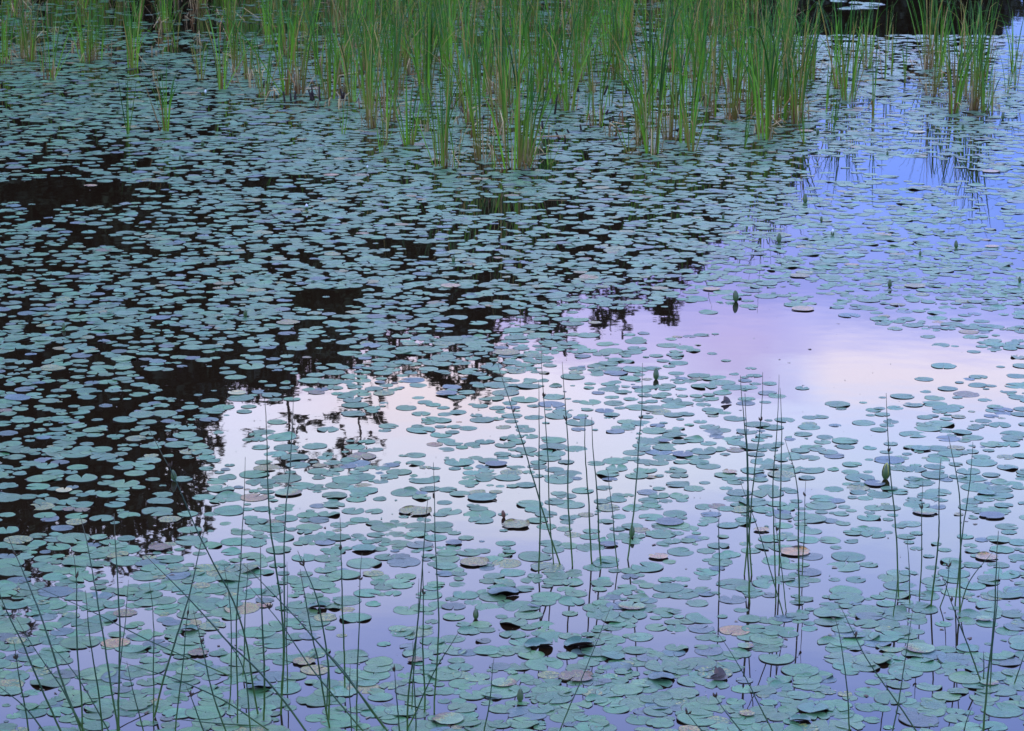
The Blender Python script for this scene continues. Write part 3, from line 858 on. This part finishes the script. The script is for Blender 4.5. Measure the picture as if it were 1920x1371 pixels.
def clump_meshes(kind, seed):
    """(leaf_blades, dry_blades or None) of one cattail clump of height about 1"""
    R = np.random.default_rng(seed)
    n, spread, fan, old, hv = {'shoot': (6, .016, .16, False, .3), 'young': (12, .035, .19, False, .4), 'tall': (17, .06, .17, False, .45), 'old': (15, .06, .17, True, .45), 'thin': (5, .018, .10, False, .35), 'big': (25, .09, .19, False, .5)}[kind]
    mb = MB(); db = MB(); nd = 0
    for k in range(n):
        az = R.uniform(0, 6.28); rr_ = spread*math.sqrt(R.random())
        base = (rr_*math.cos(az), rr_*math.sin(az), -.02)
        h = R.uniform(1-hv, 1.0) if k else 1.0
        lean = abs(R.normal(0, fan))*(.35+.65*rr_/spread)
        curl = abs(R.normal(.16, .30)) if kind not in ('shoot',) else abs(R.normal(0, .08))
        fp = R.uniform(.55, .85) if R.random() < (.20 if kind in ('tall', 'old', 'big') else .04) else None
        if R.random() < .16 and kind in ('tall', 'old', 'big', 'thin'): curl += R.uniform(.7, 1.9)
        blade(mb, R, base, h, lean, az+R.normal(0, .5), R.uniform(.0088, .0145)*(.8 if kind == 'shoot' else 1), curl, fp, old or R.random() < .3, R.uniform(.45, 1.5), R.random() < .12 and kind != 'shoot')
    for k in range({'old': 14, 'big': 12, 'tall': 8, 'young': 3, 'thin': 1, 'shoot': 0}[kind]):
        az = R.uniform(0, 6.28); rr_ = spread*R.uniform(.3, 1.6)
        dry_blade(db, R, (rr_*math.cos(az), rr_*math.sin(az), -.01), R.uniform(.15, .5), az+R.normal(0, .6), R.choice([0, 1.2, 1.9, 2.3], p=[.35, .25, .25, .15])); nd += 1
    return mb.mesh('leaf_blades', M_REED), (db.mesh('dry_blades', M_DRY) if nd else None)


# blades keep their true width: protos are built at height 1 and used between 0.45 and 1.7 by rebuilding per size class
PROTO = {}


def get_proto(kind, h, i):
    hc = {'shoot': (.35, .6), 'young': (.6, .9), 'tall': (1.0, 1.3, 1.7), 'old': (1.0, 1.3, 1.7), 'thin': (.7, 1.1, 1.5), 'big': (1.2, 1.6)}[kind]
    c = min(hc, key=lambda q: abs(q-h)); key = (kind, c, i % 4)
    if key not in PROTO:
        a, b = clump_meshes(kind, hash_(key))
        for me in (a, b):
            if me is None: continue
            n = len(me.vertices); co = np.empty(n*3, np.float32); me.vertices.foreach_get('co', co); co = co.reshape(-1, 3)
            # stretch upwards to true height while keeping widths
            co[:, 2] *= c if me is a else 1.0
            co[:, :2] *= (1+(c-1)*.6*np.clip(co[:, 2:3]/c, 0, 1)) if me is a else 1.0
            me.vertices.foreach_set('co', co.ravel()); me.update()
        PROTO[key] = (a, b)
    return PROTO[key], h/c


def hash_(k):
    s = 0
    for ch in str(k): s = (s*131+ord(ch)) % 100003
    return s


CAT = [(240, 252, 125, 'shoot'), (312, 246, 150, 'young'), (715, 286, 75, 'shoot'), (722, 262, 190, 'thin'), (765, 272, 160, 'young'), (830, 312, 235, 'big'), (856, 316, 120, 'thin'), (925, 318, 120, 'shoot'), (968, 316, 330, 'big'), (985, 308, 300, 'tall'),
       (1030, 310, 80, 'shoot'), (695, 240, 260, 'old'), (732, 228, 280, 'old'), (905, 300, 330, 'old'), (995, 304, 260, 'thin'), (1120, 236, 190, 'tall'), (1180, 288, 80, 'shoot'), (1223, 288, 330, 'tall'), (1200, 272, 290, 'old'), (1297, 284, 130, 'young'),
       (1288, 268, 330, 'tall'), (1255, 262, 270, 'old'), (1065, 208, 260, 'tall'), (1394, 276, 75, 'shoot'), (1436, 262, 330, 'tall'), (1428, 250, 260, 'old'), (1508, 268, 55, 'shoot'), (1560, 246, 88, 'shoot'), (1549, 210, 110, 'thin'), (1636, 222, 190, 'thin'), (1494, 232, 230, 'tall'), (1492, 208, 250, 'tall'),
       (1590, 190, 210, 'tall'), (1748, 180, 230, 'old'), (1785, 212, 220, 'tall'), (1827, 206, 260, 'old'), (1845, 208, 150, 'tall'), (1860, 212, 120, 'thin'), (1888, 176, 95, 'thin'), (1697, 156, 100, 'thin'), (1658, 146, 190, 'thin'), (1627, 128, 150, 'tall'), (1810, 180, 250, 'tall'), (1740, 130, 230, 'old'),
       (1760, 125, 200, 'tall'), (1672, 140, 120, 'thin'), (1505, 158, 220, 'old'), (1520, 150, 200, 'tall'), (1560, 150, 170, 'thin'), (1340, 220, 180, 'thin'), (1370, 225, 260, 'old'), (1405, 215, 300, 'tall'), (1470, 225, 260, 'tall'), (1452, 228, 280, 'big'), (1310, 180, 250, 'tall'), (1350, 160, 230, 'tall'), (1600, 160, 190, 'thin'), (1840, 150, 200, 'tall'),
       (1905, 160, 120, 'thin'), (1900, 140, 160, 'thin'), (1790, 160, 200, 'old'), (1575, 165, 210, 'tall'), (1620, 95, 120, 'thin'), (1480, 120, 200, 'tall'),
       (4, 120, 180, 'big'), (95, 150, 190, 'young'), (57, 116, 170, 'tall'), (42, 108, 160, 'old'), (80, 135, 80, 'thin'), (65, 113, 120, 'thin'), (160, 116, 180, 'big'), (175, 113, 140, 'old'), (190, 114, 90, 'thin'), (250, 128, 160, 'tall'), (247, 108, 130, 'young'), (376, 150, 90, 'young'), (412, 170, 80, 'thin'),
       (416, 168, 190, 'young'), (465, 149, 150, 'tall'), (440, 138, 190, 'old'), (495, 180, 160, 'tall'), (538, 178, 240, 'young'), (563, 176, 250, 'old'), (520, 122, 150, 'thin'), (617, 186, 220, 'tall'), (660, 192, 180, 'young'), (643, 252, 70, 'shoot'), (600, 140, 190, 'tall'), (640, 180, 240, 'old'), (590, 100, 130, 'old'),
       (690, 205, 260, 'tall'), (745, 180, 240, 'tall'), (800, 195, 260, 'tall'), (850, 200, 300, 'big'), (880, 230, 320, 'tall'), (940, 250, 330, 'tall'), (1020, 190, 260, 'tall'), (1040, 195, 240, 'young'), (1085, 150, 220, 'tall'), (800, 245, 110, 'young'), (900, 180, 250, 'tall'), (950, 195, 270, 'big'), (1000, 170, 250, 'tall'),
       (1145, 200, 70, 'shoot'), (1170, 200, 190, 'thin'), (1240, 180, 240, 'tall'), (1100, 225, 60, 'shoot'), (1160, 150, 200, 'tall'), (1270, 200, 260, 'tall'), (1215, 215, 270, 'tall'), (1325, 200, 240, 'tall'), (1385, 190, 240, 'tall'), (1420, 180, 240, 'tall'), (500, 60, 110, 'tall'), (330, 90, 100, 'thin'), (310, 60, 140, 'big')]
nfix = len(CAT)
R = np.random.default_rng(42)
tries = 0
while len(CAT) < 298 and tries < 20000:
    tries += 1
    u = R.uniform(-60, 1480); v = -24+200*R.random()
    lim = np.interp(u, [0, 300, 480, 640, 700, 1000, 1300, 1480], [75, 50, 95, 165, 215, 215, 190, 160])
    den = np.interp(u, [0, 250, 350, 600, 700, 1000, 1300, 1480], [.55, .5, .42, .5, 1, 1, .8, .55])
    if v > lim or R.random() > den: continue
    if min(((u-q[0])/16)**2+((v-q[1])/6)**2 for q in CAT) < .8: continue
    k = R.choice(['tall', 'old', 'big', 'young', 'thin'], p=[.42, .27, .08, .08, .15])
    CAT.append((u, v, R.uniform(120, 230), k))
cats = []
for ci, (u, v, hpx, kind) in enumerate(CAT):
    R = np.random.default_rng(3000+ci)
    p = W(u, v); h = hpx*dist(v)/F
    h = min(max(h, .3), 2.0)
    (a, b), sc = get_proto(kind, h, ci)
    o = empty('cattail_clump', p, R.uniform(0, 6.28), sc)
    obj('leaf_blades', a, o)
    if b: obj('dry_blades', b, o)
    cats.append((u, v, hpx, kind, h, o))

# reed bed beyond, one mass: what stands in the shallow water at the top of the picture and outside it
bv, bf, bt, bn = [], [], [], 0
R = np.random.default_rng(8)
for k in range(420):
    y = R.uniform(33, 44); x = R.uniform(-22, 22)
    if k > 330: y = R.uniform(20, 36); x = R.choice([-1, 1])*R.uniform(7.2, 14); 
    uu, vv = to_px((x, y, 0))
    if uu > 1180+(vv+60)*2 and vv > -200: continue
    if x > 7 and vv > 60 and vv < 280 and R.random() < .5: continue
    if -10 < uu < 1930 and vv > -6: continue
    (a, b), sc = get_proto(R.choice(['tall', 'old', 'big']), R.uniform(1.1, 1.8), k)
    n = len(a.vertices); co = np.empty(n*3, np.float32); a.vertices.foreach_get('co', co); co = co.reshape(-1, 3)*sc
    tt = np.empty(n*4, np.float32); a.attributes['tint'].data.foreach_get('color', tt)
    w = R.uniform(0, 6.28); co = co@np.array([[math.cos(w), math.sin(w), 0], [-math.sin(w), math.cos(w), 0], [0, 0, 1]])+np.array([x, y, 0])
    li = np.empty(len(a.loops), np.int32); a.loops.foreach_get('vertex_index', li)
    bv.append(co); bt.append(tt.reshape(-1, 4)); bf.append(li.reshape(-1, 4)+bn); bn += n
tag(obj('reed_bed', mesh('reed_bed', np.concatenate(bv), np.concatenate(bf), M_REED, tint=np.concatenate(bt))),
    'dense green reed bed along the far side of the pond', 'reeds', kind='stuff')

# fallen dry stalks and broken black stubs at the feet of the reeds
DRYSPOT = [(900, 290, 60), (930, 270, 70), (870, 235, 60), (960, 230, 60), (790, 250, 50), (1140, 255, 60), (1170, 230, 55), (1240, 235, 60), (1280, 240, 60), (760, 165, 60), (700, 200, 50), (640, 205, 40), (80, 150, 45), (100, 145, 30), (140, 100, 50), (200, 100, 40), (150, 20, 40), (250, 110, 40),
           (300, 60, 50), (350, 45, 40), (470, 165, 50), (500, 190, 50), (560, 150, 45), (610, 180, 40), (600, 200, 40), (690, 180, 40), (850, 150, 60), (1010, 260, 60), (1060, 190, 50), (1100, 130, 50), (1120, 100, 45), (1210, 150, 40), (1330, 215, 50), (1470, 200, 50), (1500, 225, 50), (1450, 240, 40), (1720, 160, 45),
           (1760, 150, 40), (1780, 190, 40), (1850, 195, 30), (1700, 130, 40), (1870, 205, 30), (1270, 130, 50), (1380, 140, 40), (950, 150, 50), (20, 100, 40), (60, 60, 40), (420, 120, 40), (880, 260, 50), (1220, 250, 60), (830, 270, 40), (975, 285, 50), (915, 305, 50), (1000, 290, 40)]
Rd = np.random.default_rng(71)
for _ in range(46):
    u = Rd.uniform(0, 1480); v = Rd.uniform(5, np.interp(u, [0, 480, 700, 1000, 1300, 1480], [120, 170, 215, 280, 260, 220])); DRYSPOT.append((u, v, Rd.uniform(25, 60)))
for k, (u, v, hpx) in enumerate(DRYSPOT):
    R = np.random.default_rng(600+k); p = W(u, v); mb = MB(); h = hpx*dist(v)/F*R.uniform(.8, 1.3)
    o = empty('dead_stalk_tangle', p)
    for j in range(int(R.integers(3, 7))):
        mb = MB(); dry_blade(mb, R, (R.normal(0, .04), R.normal(0, .04), 0), h*R.uniform(.6, 1.1), R.uniform(0, 6.28), R.choice([.9, 1.6, 2.1]), R.uniform(.010, .017)); obj('dry_stalk', mb.mesh('dry_stalk', M_DRY), o)
    cats.append((u, v, hpx, 'dry', h, o))
STUB = [(545, 190, 25), (550, 186, 22), (588, 190, 40), (594, 188, 30), (500, 165, 20), (648, 185, 22), (868, 212, 18), (1035, 180, 22), (1080, 160, 16), (1083, 172, 20), (1133, 178, 24), (1045, 215, 44), (1130, 215, 16), (985, 285, 30), (1012, 275, 28), (1060, 262, 22), (1075, 250, 18), (1040, 190, 26),
        (1345, 175, 22), (1378, 160, 20), (1470, 140, 18), (1467, 190, 45), (870, 200, 24), (735, 180, 30), (1095, 245, 22), (1180, 175, 24), (1310, 190, 20), (210, 95, 12), (232, 120, 12), (555, 188, 18), (1150, 230, 20), (1025, 240, 26), (905, 220, 14), (1260, 190, 20)]
for k, (u, v, hpx) in enumerate(STUB):
    R = np.random.default_rng(660+k); p = W(u, v); mb = MB(); h = hpx*dist(v)/F
    o = empty('reed_stub', p)
    for j in range(int(R.integers(1, 4))):
        mb = MB(); b = np.array([R.normal(0, .03), R.normal(0, .03), -.02]); d = np.array([R.normal(0, .2), R.normal(0, .2), 1])*h*R.uniform(.6, 1)
        tube(mb, [b, b+d*.5, b+d*.95, b+d], [.011, .010, .008, .003], np.tile((.035, .022, .02, 1), (4, 1)), 6); obj('broken_stalk', mb.mesh('broken_stalk', M_DRY), o)
    cats.append((u, v, hpx, 'stub', h, o))

# ------------------------------------------------------------------ trees on the far bank (the pond mirrors them)
def conifer(seed, H, kind):
    """tapered trunk and a crown of whorled boughs carrying needle sprays"""
    R = np.random.default_rng(seed)
    tb, cb_v, cb_t = MB(), [], []
    n = 12; z = np.linspace(0, H, n); wob = np.cumsum(R.normal(0, .012*H/12, (n, 2)), 0)
    pts = np.stack([wob[:, 0], wob[:, 1], z], 1)
    tube(tb, pts, .012*H*(1-z/H)+.012, np.tile((.045, .035, .028, 1), (n, 1)), 8)
    z0 = {'spruce': .04, 'fir': .10, 'pine': .35}[kind]
    step_ = {'spruce': .026, 'fir': .032, 'pine': .055}[kind]
    zz = z0
    while zz < .985:
        k = int(R.integers(4, 8)) if kind != 'pine' else int(R.integers(2, 5))
        for j in range(k):
            f = (1-zz)
            L = H*{'spruce': .21*f**.72, 'fir': .19*f**.6, 'pine': .19*f**.45*R.uniform(.35, 1.1)}[kind]*R.uniform(.7, 1.12)+.12
            az = R.uniform(0, 6.28); up = {'spruce': -.25, 'fir': .05, 'pine': .22}[kind]+R.normal(0, .12)+.5*max(0, zz-.8)/.2
            zc = zz*H; bx, by = np.interp(zc, z, wob[:, 0]), np.interp(zc, z, wob[:, 1])
            o = np.array([bx, by, zc]); d = np.array([math.cos(az), math.sin(az), 0])
            m = max(3, int(L/.16)); ss = np.linspace(.12, 1, m)
            bp = o+d*(ss*L)[:, None]+np.array([0, 0, 1])*(up*ss*L+(.16 if kind == 'spruce' else .05)*L*ss**2)[:, None]
            if L > .4: tube(tb, np.array([o, bp[m//2], bp[-1]]), [.006*H*f*.5+.008, .008, .004], np.tile((.04, .03, .024, 1), (3, 1)), 4)
            sd = np.array([-d[1], d[0], 0])
            for q, s in zip(bp, ss):
                cnt = 7 if kind != 'pine' else (9 if s > .45 else 0)
                for _ in range(cnt):
                    sl = R.uniform(.14, .34)*(1 if kind != 'pine' else .8)*(1 if H > 6 else .75)
                    dd = d*R.uniform(.1, 1)+sd*R.normal(0, .7)+np.array([0, 0, R.normal(-.12 if kind != 'pine' else .2, .35)])
                    dd /= np.linalg.norm(dd); c = np.cross(dd, R.normal(0, 1, 3)); c /= np.linalg.norm(c)
                    wv_ = R.uniform(.03, .065)
                    b = q+R.normal(0, .05, 3)
                    cb_v.append((b, b+dd*sl*.5+c*wv_, b+dd*sl, b+dd*sl*.5-c*wv_))
                    g = R.uniform(.6, 1.3); cb_t.append(((.026*g, .034*g, .013*g, 1),)*4)
        zz += step_*R.uniform(.7, 1.3)
    V = np.array(cb_v).reshape(-1, 3); T = np.array(cb_t).reshape(-1, 4)
    return tb.mesh('trunk', M_BARK), mesh('crown', V, np.arange(len(V)).reshape(-1, 4), M_NEEDLE, tint=T, smooth=False)


def broadleaf(seed, H):
    R = np.random.default_rng(seed); tb = MB()
    tube(tb, [(0, 0, 0), (.02*H, 0, .25*H), (0, .02*H, .6*H), (.01*H, 0, .9*H)], [.02*H, .016*H, .01*H, .004*H], np.tile((.05, .042, .035, 1), (4, 1)), 7)
    cs = []
    for k in range(16):
        az = R.uniform(0, 6.28); zc = R.uniform(.28, .92); rr_ = H*.24*math.sin(math.pi*min(1, zc*.95))*R.uniform(.4, 1)
        c = np.array([rr_*math.cos(az), rr_*math.sin(az), zc*H]); cs.append((c, H*R.uniform(.07, .13)))
        tube(tb, [(0, 0, max(.2, zc-.2)*H), c*.6+np.array([0, 0, .3*zc*H]), c], [.007*H, .005*H, .002*H], np.tile((.05, .042, .035, 1), (3, 1)), 4)
    V, T = [], []
    for c, r in cs:
        for _ in range(520):
            d = R.normal(0, 1, 3); d /= np.linalg.norm(d); q = c+d*r*R.random()**.4*np.array([1.2, 1.2, .9])
            a = R.normal(0, 1, 3); a /= np.linalg.norm(a); b = np.cross(a, R.normal(0, 1, 3)); b /= np.linalg.norm(b); s = R.uniform(.05, .11)
            V += [q-a*s, q+b*s*.6, q+a*s, q-b*s*.6]; g = R.uniform(.6, 1.3); T += [(.034*g, .044*g, .013*g, 1)]*4
    V = np.array(V)
    return tb.mesh('trunk', M_BARK), mesh('crown', V, np.arange(len(V)).reshape(-1, 4), M_NEEDLE, tint=np.array(T), smooth=False)


TREES = {('spruce', 14): conifer(1, 14, 'spruce'), ('fir', 14): conifer(2, 14, 'fir'), ('pine', 14): conifer(3, 14, 'pine'), ('spruce', 9): conifer(4, 9, 'spruce'), ('fir', 9): conifer(5, 9, 'fir'),
         ('pine', 9): conifer(6, 9, 'pine'), ('broadleaf', 9): broadleaf(7, 9), ('spruce', 5): conifer(8, 5, 'spruce'), ('broadleaf', 4): broadleaf(9, 4)}
# tips as the water mirrors them: (u, v, distance, kind)
TIPS = [(-260, 1300, 50, 'spruce'), (-140, 1330, 51, 'fir'), (-40, 1240, 49, 'spruce'), (18, 1275, 52, 'fir'), (80, 1150, 53, 'pine'), (140, 1120, 49, 'spruce'), (203, 1105, 51, 'broadleaf'), (258, 1005, 53, 'fir'), (300, 930, 50, 'spruce'), (345, 922, 48, 'fir'), (380, 860, 54, 'spruce'), (430, 835, 50, 'broadleaf'), (480, 800, 52, 'spruce'),
        (538, 882, 51, 'pine'), (575, 790, 49, 'broadleaf'), (615, 760, 53, 'spruce'), (672, 862, 50, 'pine'), (705, 745, 52, 'pine'), (748, 700, 54, 'spruce'), (790, 690, 50, 'fir'), (830, 732, 51, 'spruce'), (893, 752, 49, 'fir'), (860, 690, 54, 'broadleaf'), (935, 690, 52, 'broadleaf'), (980, 640, 53, 'spruce'), (1032, 655, 50, 'fir'),
        (1052, 692, 52, 'pine'), (1085, 610, 54, 'spruce'), (1148, 622, 50, 'fir'), (1200, 612, 53, 'pine'), (1250, 606, 51, 'spruce'), (1230, 560, 54, 'broadleaf'), (1290, 505, 52, 'spruce'), (1330, 480, 54, 'broadleaf'), (1375, 440, 52, 'fir'), (1415, 430, 53, 'spruce'), (1452, 415, 51, 'fir'), (1478, 380, 53, 'spruce'),
        (1500, 240, 85, 'broadleaf'), (1545, 190, 86, 'spruce'), (1600, 170, 87, 'fir'), (1650, 185, 86, 'spruce'), (1700, 165, 88, 'broadleaf'), (1745, 175, 86, 'fir'), (1790, 160, 87, 'spruce'), (1830, 150, 86, 'spruce'), (1575, 150, 92, 'fir'), (1680, 140, 92, 'spruce'), (1770, 140, 92, 'broadleaf'), (1852, 120, 86, 'fir'), (1866, 84, 87, 'spruce')]
tree_list = []


def plant_tree(x, y, top, kind, R, into=None):
    zb = float(ground_h(np.array(x), np.array(y)))-.05
    h = top-zb
    if h < 1: return
    sizes = [s for k, s in TREES if k == kind]; s = min(sizes, key=lambda q: abs(q-h))
    tr, cr_ = TREES[(kind, s)]; sc = h/s; rz = R.uniform(0, 6.28)
    if into is None:
        o = empty({'spruce': 'spruce_tree', 'fir': 'fir_tree', 'pine': 'pine_tree', 'broadleaf': 'leafy_tree'}[kind], (x, y, zb), rz, sc)
        obj('trunk', tr, o); obj('crown', cr_, o)
        return o
    for me, key in ((cr_, 'c'),):
        n = len(me.vertices); co = np.empty(n*3, np.float32); me.vertices.foreach_get('co', co); co = co.reshape(-1, 3)*sc
        co = co@np.array([[math.cos(rz), math.sin(rz), 0], [-math.sin(rz), math.cos(rz), 0], [0, 0, 1]])+np.array([x, y, zb])
        tt = np.empty(n*4, np.float32); me.attributes['tint'].data.foreach_get('color', tt)
        into.append((co, tt.reshape(-1, 4)))


PROUD = {203, 258, 345, 538, 672, 748, 830, 893, 1032, 1148, 1250, 1290, 1452}
TIPS = [(u, v-(0 if u in PROUD or D > 60 else 58), D, k) for u, v, D, k in TIPS]
KN = {'spruce': 'dark narrow spruce', 'fir': 'dark shaggy fir', 'pine': 'sparse tall pine', 'broadleaf': 'dark round-crowned tree'}
for k, (u, v, D, kind) in enumerate(TIPS):
    d = ray(u, v); t = D/d[1]; x, top = d[0]*t, -(CAM_H+d[2]*t)
    o = plant_tree(x, D, top, kind, np.random.default_rng(k))
    if o: tree_list.append((u, v, o, kind))
mass = []
R = np.random.default_rng(19)
us = [t[0] for t in TIPS if t[2] < 60]; vs = [t[1] for t in TIPS if t[2] < 60]
order = np.argsort(us); us = np.array(us)[order]; vs = np.array(vs)[order]
for row, (D, drop, n) in enumerate(((57, 85, 46), (60, 110, 40), (48.5, 190, 50), (50, 330, 40), (47.5, 420, 44))):
    for k in range(n):
        u = -700+(2200-30)*(k+R.uniform(.1, .9))/n
        if u > 1480: continue
        vt = np.interp(u, us, vs, left=1330)-drop*R.uniform(.75, 1.25)
        if vt < 60: continue
        d = ray(u, vt); t = (D+R.uniform(-.8, .8))/d[1]; x, y, top = d[0]*t, d[1]*t, -(CAM_H+d[2]*t)
        plant_tree(x, y, top, R.choice(['spruce', 'fir', 'broadleaf']), R, into=mass)
for k in range(26):
    u = R.uniform(1480, 1862); vt = R.uniform(50, 115); D = R.uniform(88, 98); d = ray(u, vt); t = D/d[1]
    plant_tree(d[0]*t, D, -(CAM_H+d[2]*t), R.choice(['spruce', 'broadleaf']), R, into=mass)
V = np.concatenate([m[0] for m in mass]); T = np.concatenate([m[1] for m in mass])
tag(obj('forest', mesh('forest', V, np.arange(len(V)).reshape(-1, 4), M_NEEDLE, tint=T, smooth=False)), 'dark wood rising behind the far bank', 'forest', kind='stuff')
print('FOREST quads', len(V)//4)

# ------------------------------------------------------------------ labels
# every landmark: (u, v, short name); labels place a thing beside the landmark that lies next to it
SHORT = {0: 'the arched bluish pad', 1: 'the boat-shaped pad', 2: 'the folded blue-grey pad', 4: 'the upright brown pad', 5: 'the withered pad with a flap', 6: 'the flat rusty orange pad', 7: 'the rotting purple-brown pad', 8: 'the brown-rimmed pad',
         9: 'the speckled pad with curled edge', 10: 'the humped slate-blue pad', 11: 'the raised dark teal pad', 12: 'the pad with lifted rim', 13: 'the lone heart-shaped pad', 14: 'the small black curled pad', 15: 'the folded dark pad', 16: 'the half-orange pad', 17: 'the half-yellow pad',
         18: 'the cream yellow pad', 20: 'the rusty speckled pad', 21: 'the orange-brown withered pad', 22: 'the orange-mottled pad', 23: 'the shrivelled brown pad', 24: 'the pale yellow pad', 25: 'the faded pink pad', 26: 'the cream-edged pad', 27: 'the small salmon pad', 28: 'the curled pinkish pad', 29: 'the little salmon pad',
         30: 'the torn dark brown pad', 31: 'the brown-blotched pad', 32: 'the yellow-speckled pad', 33: 'the brown-tipped pad', 34: 'the yellow-green pad', 35: 'the yellowing corner pad', 49: 'the dark-edged lifted pad', 50: 'the raised-rim pad', 51: 'the bowl-shaped pad', 52: 'the curled pad under the bowl',
         54: 'the oval violet pad', 55: 'the two-lobed violet pad', 56: 'the dark-rimmed oval pad', 57: 'the dark-rimmed violet pad', 58: 'the smooth violet pad', 60: 'the dark violet pad', 61: 'the narrow curled pad', 62: 'the bluish curled pad', 63: 'the arched pad under stems'}
LAND = [(SPECIAL[i][0], SPECIAL[i][1], n) for i, n in SHORT.items()]
LAND += [(892, 1157, 'the short green bud'), (975, 1311, 'the stout dark bud'), (1184, 1003, 'the bud at a rush foot'), (1660, 893, 'the tall opening bud'), (1230, 708, 'the dark closed bud'), (327, 897, 'the olive bud'), (1380, 562, 'the upright lone bud'), (945, 968, 'the withered brown bud'),
         (0, 1371, 'the bottom left corner'), (1920, 1371, 'the bottom right corner')]
USED = set()


def rel_to(u, v, lu, lv, tall=.45):
    dx, dy = u-lu, (v-lv)/tall
    if abs(dx) > abs(dy): return 'just left of' if dx < 0 else 'just right of'
    return 'just behind' if dy < 0 else 'just in front of'


def unique(prefixes, u, v, lands, skip=()):
    """first wording not used yet: nearest landmark first, plainer description first"""
    near = sorted(lands, key=lambda q: (q[0]-u)**2+((q[1]-v)/.45)**2)
    near = [q for q in near if q[2] not in skip]
    for q in near[:5]:
        for p in prefixes:
            s = f'{p} {rel_to(u, v, q[0], q[1])} {q[2]}'
            if s not in USED and len(s.split()) <= 16: USED.add(s); return s
    for q in near[:6]:
        for n_ in ORD[1:6]:
            s = f'{n_} {prefixes[0]} {rel_to(u, v, q[0], q[1])} {q[2]}'
            if s not in USED and len(s.split()) <= 16: USED.add(s); return s
    return f'{prefixes[-1]} between {near[0][2]} and {near[1][2]}'


rs = sorted(pads[i][4] for i, *_ in singles)
for i, o, cname, rot in sorted(singles, key=lambda q: -pads[q[0]][1]):
    u, v, x, y, r = pads[i]
    f = sum(1 for q in rs if q < r)/len(rs)
    size = 'small' if f < .22 else 'medium' if f < .62 else 'broad' if f < .9 else 'very broad'
    a = math.degrees(rot) % 360
    slit = 'slit facing right' if a < 45 or a >= 315 else 'slit facing away' if a < 135 else 'slit facing left' if a < 225 else 'slit facing near'
    o['label'] = unique([f'{size} {cname} lily pad', f'{size} {cname} lily pad, {slit},'], u, v, LAND)

for d in sorted(rush_list, key=lambda q: -q['foot'][1]):
    a = d['a']
    lean = 'upright' if abs(a) < 7 else ('steeply ' if abs(a) > 28 else '')+('left' if a < 0 else 'right')+'-leaning'
    if abs(a) > 58: lean = 'nearly flat fallen'
    size = 'tall' if d['h'] > .75 else 'medium-high' if d['h'] > .4 else 'short'
    tag(d['o'], unique([f'{size} {lean} rush, tip', f'thin {size} {lean} rush, its tip'], d['u'], d['v'], LAND+[(q[0], q[1], 'the '+' '.join(q[4].split()[:3])) for q in BUDS if q[1] > 430 and 'bud' in q[4].split()[:3]]), 'rush', 'thin rush stems standing in the water')

REFS = [(968, 316, 'the tallest front clump'), (830, 312, 'the bright front clump'), (312, 246, 'the fanned left clump'), (240, 252, 'the splayed left shoot'), (765, 272, 'the young front clump'), (1223, 288, 'the clump right of the tallest'), (1436, 262, 'the last front clump before blue water'), (1560, 246, 'the bright shoot by blue water'),
        (1636, 222, 'the single tall reed'), (1748, 180, 'the brown-based right clump'), (1827, 206, 'the tall right clump'), (1120, 236, 'the clump among black stubs'), (416, 168, 'the young left clump'), (160, 116, 'the thick back clump'), (4, 120, 'the edge clump'), (563, 176, 'the brown-footed clump'), (1888, 176, 'the thin edge clump'), (1610, 8, 'the far white pads')]
DN = {'shoot': 'short bright shoot of few cattail blades', 'young': 'young fanned cattail clump', 'tall': 'tall green cattail clump', 'old': 'tall cattail clump with brown feet', 'thin': 'sparse cattail clump of few blades', 'big': 'thick many-bladed cattail clump'}
OWN = {(968, 316): 'tallest and thickest cattail clump at the front edge of the reeds', (830, 312): 'bright yellow-green thick cattail clump at the front, beside the tallest one', (312, 246): 'fanned young cattail clump standing alone at left among pads', (240, 252): 'splayed short cattail shoot standing alone over the left pads',
       (1560, 246): 'bright short cattail shoot standing in blue reflections', (1636, 222): 'single tall sparse reed standing in open blue-white pads', (1748, 180): 'tall brown-based cattail clump in the right-hand stand'}
for ci, (u, v, hpx, kind, h, o) in enumerate(cats):
    if kind == 'dry': tag(o, unique(['tangle of straw-coloured dead stalks', 'bent straw-coloured dead stalks'], u, v, REFS), 'dead stalks', 'dead stalks among the reeds'); continue
    if kind == 'stub': tag(o, unique(['black broken reed stub', 'black rotting reed stubs'], u, v, REFS), 'reed stub', 'broken stubs among the reeds'); continue
    if (u, v) in OWN: tag(o, OWN[(u, v)], 'cattails', 'cattail clumps'); continue
    if ci < nfix:
        tag(o, unique([DN[kind], f'{DN[kind]} {"over a metre high" if h > 1.2 else "waist-high"}'], u, v, REFS, skip=('the edge clump',) if u > 80 else ()), 'cattails', 'cattail clumps')
    else:
        zone = 'left of the open gap' if u < 480 else 'behind the tallest front clump' if u < 1080 else 'behind the last front clumps'
        dep = 'in the back rows' if v < 70 else 'in the middle rows'
        z = f'{DN[kind]} {dep}, {zone}'
        tag(o, z, 'cattails', 'crowded '+z)
TL = LAND+[(q[0], q[1], 'the '+' '.join(q[4].split()[:4]).replace(' in', '')) for q in BUDS[:18]]
for k, (u, v, o, kind) in enumerate(tree_list):
    tag(o, unique([f'{KN[kind]} on the far bank, mirrored', f'{KN[kind]} across the pond, tip mirrored'], u, v, LAND+[(q[0], q[1], q[2]) for q in REFS]), 'tree', 'trees on the far bank')

# ------------------------------------------------------------------ render settings
vs_ = S.view_settings
S.display_settings.display_device = 'sRGB'
vs_.view_transform = 'Standard'; vs_.look = 'None'; vs_.exposure = 0; vs_.gamma = 1
S.cycles.max_bounces = 6
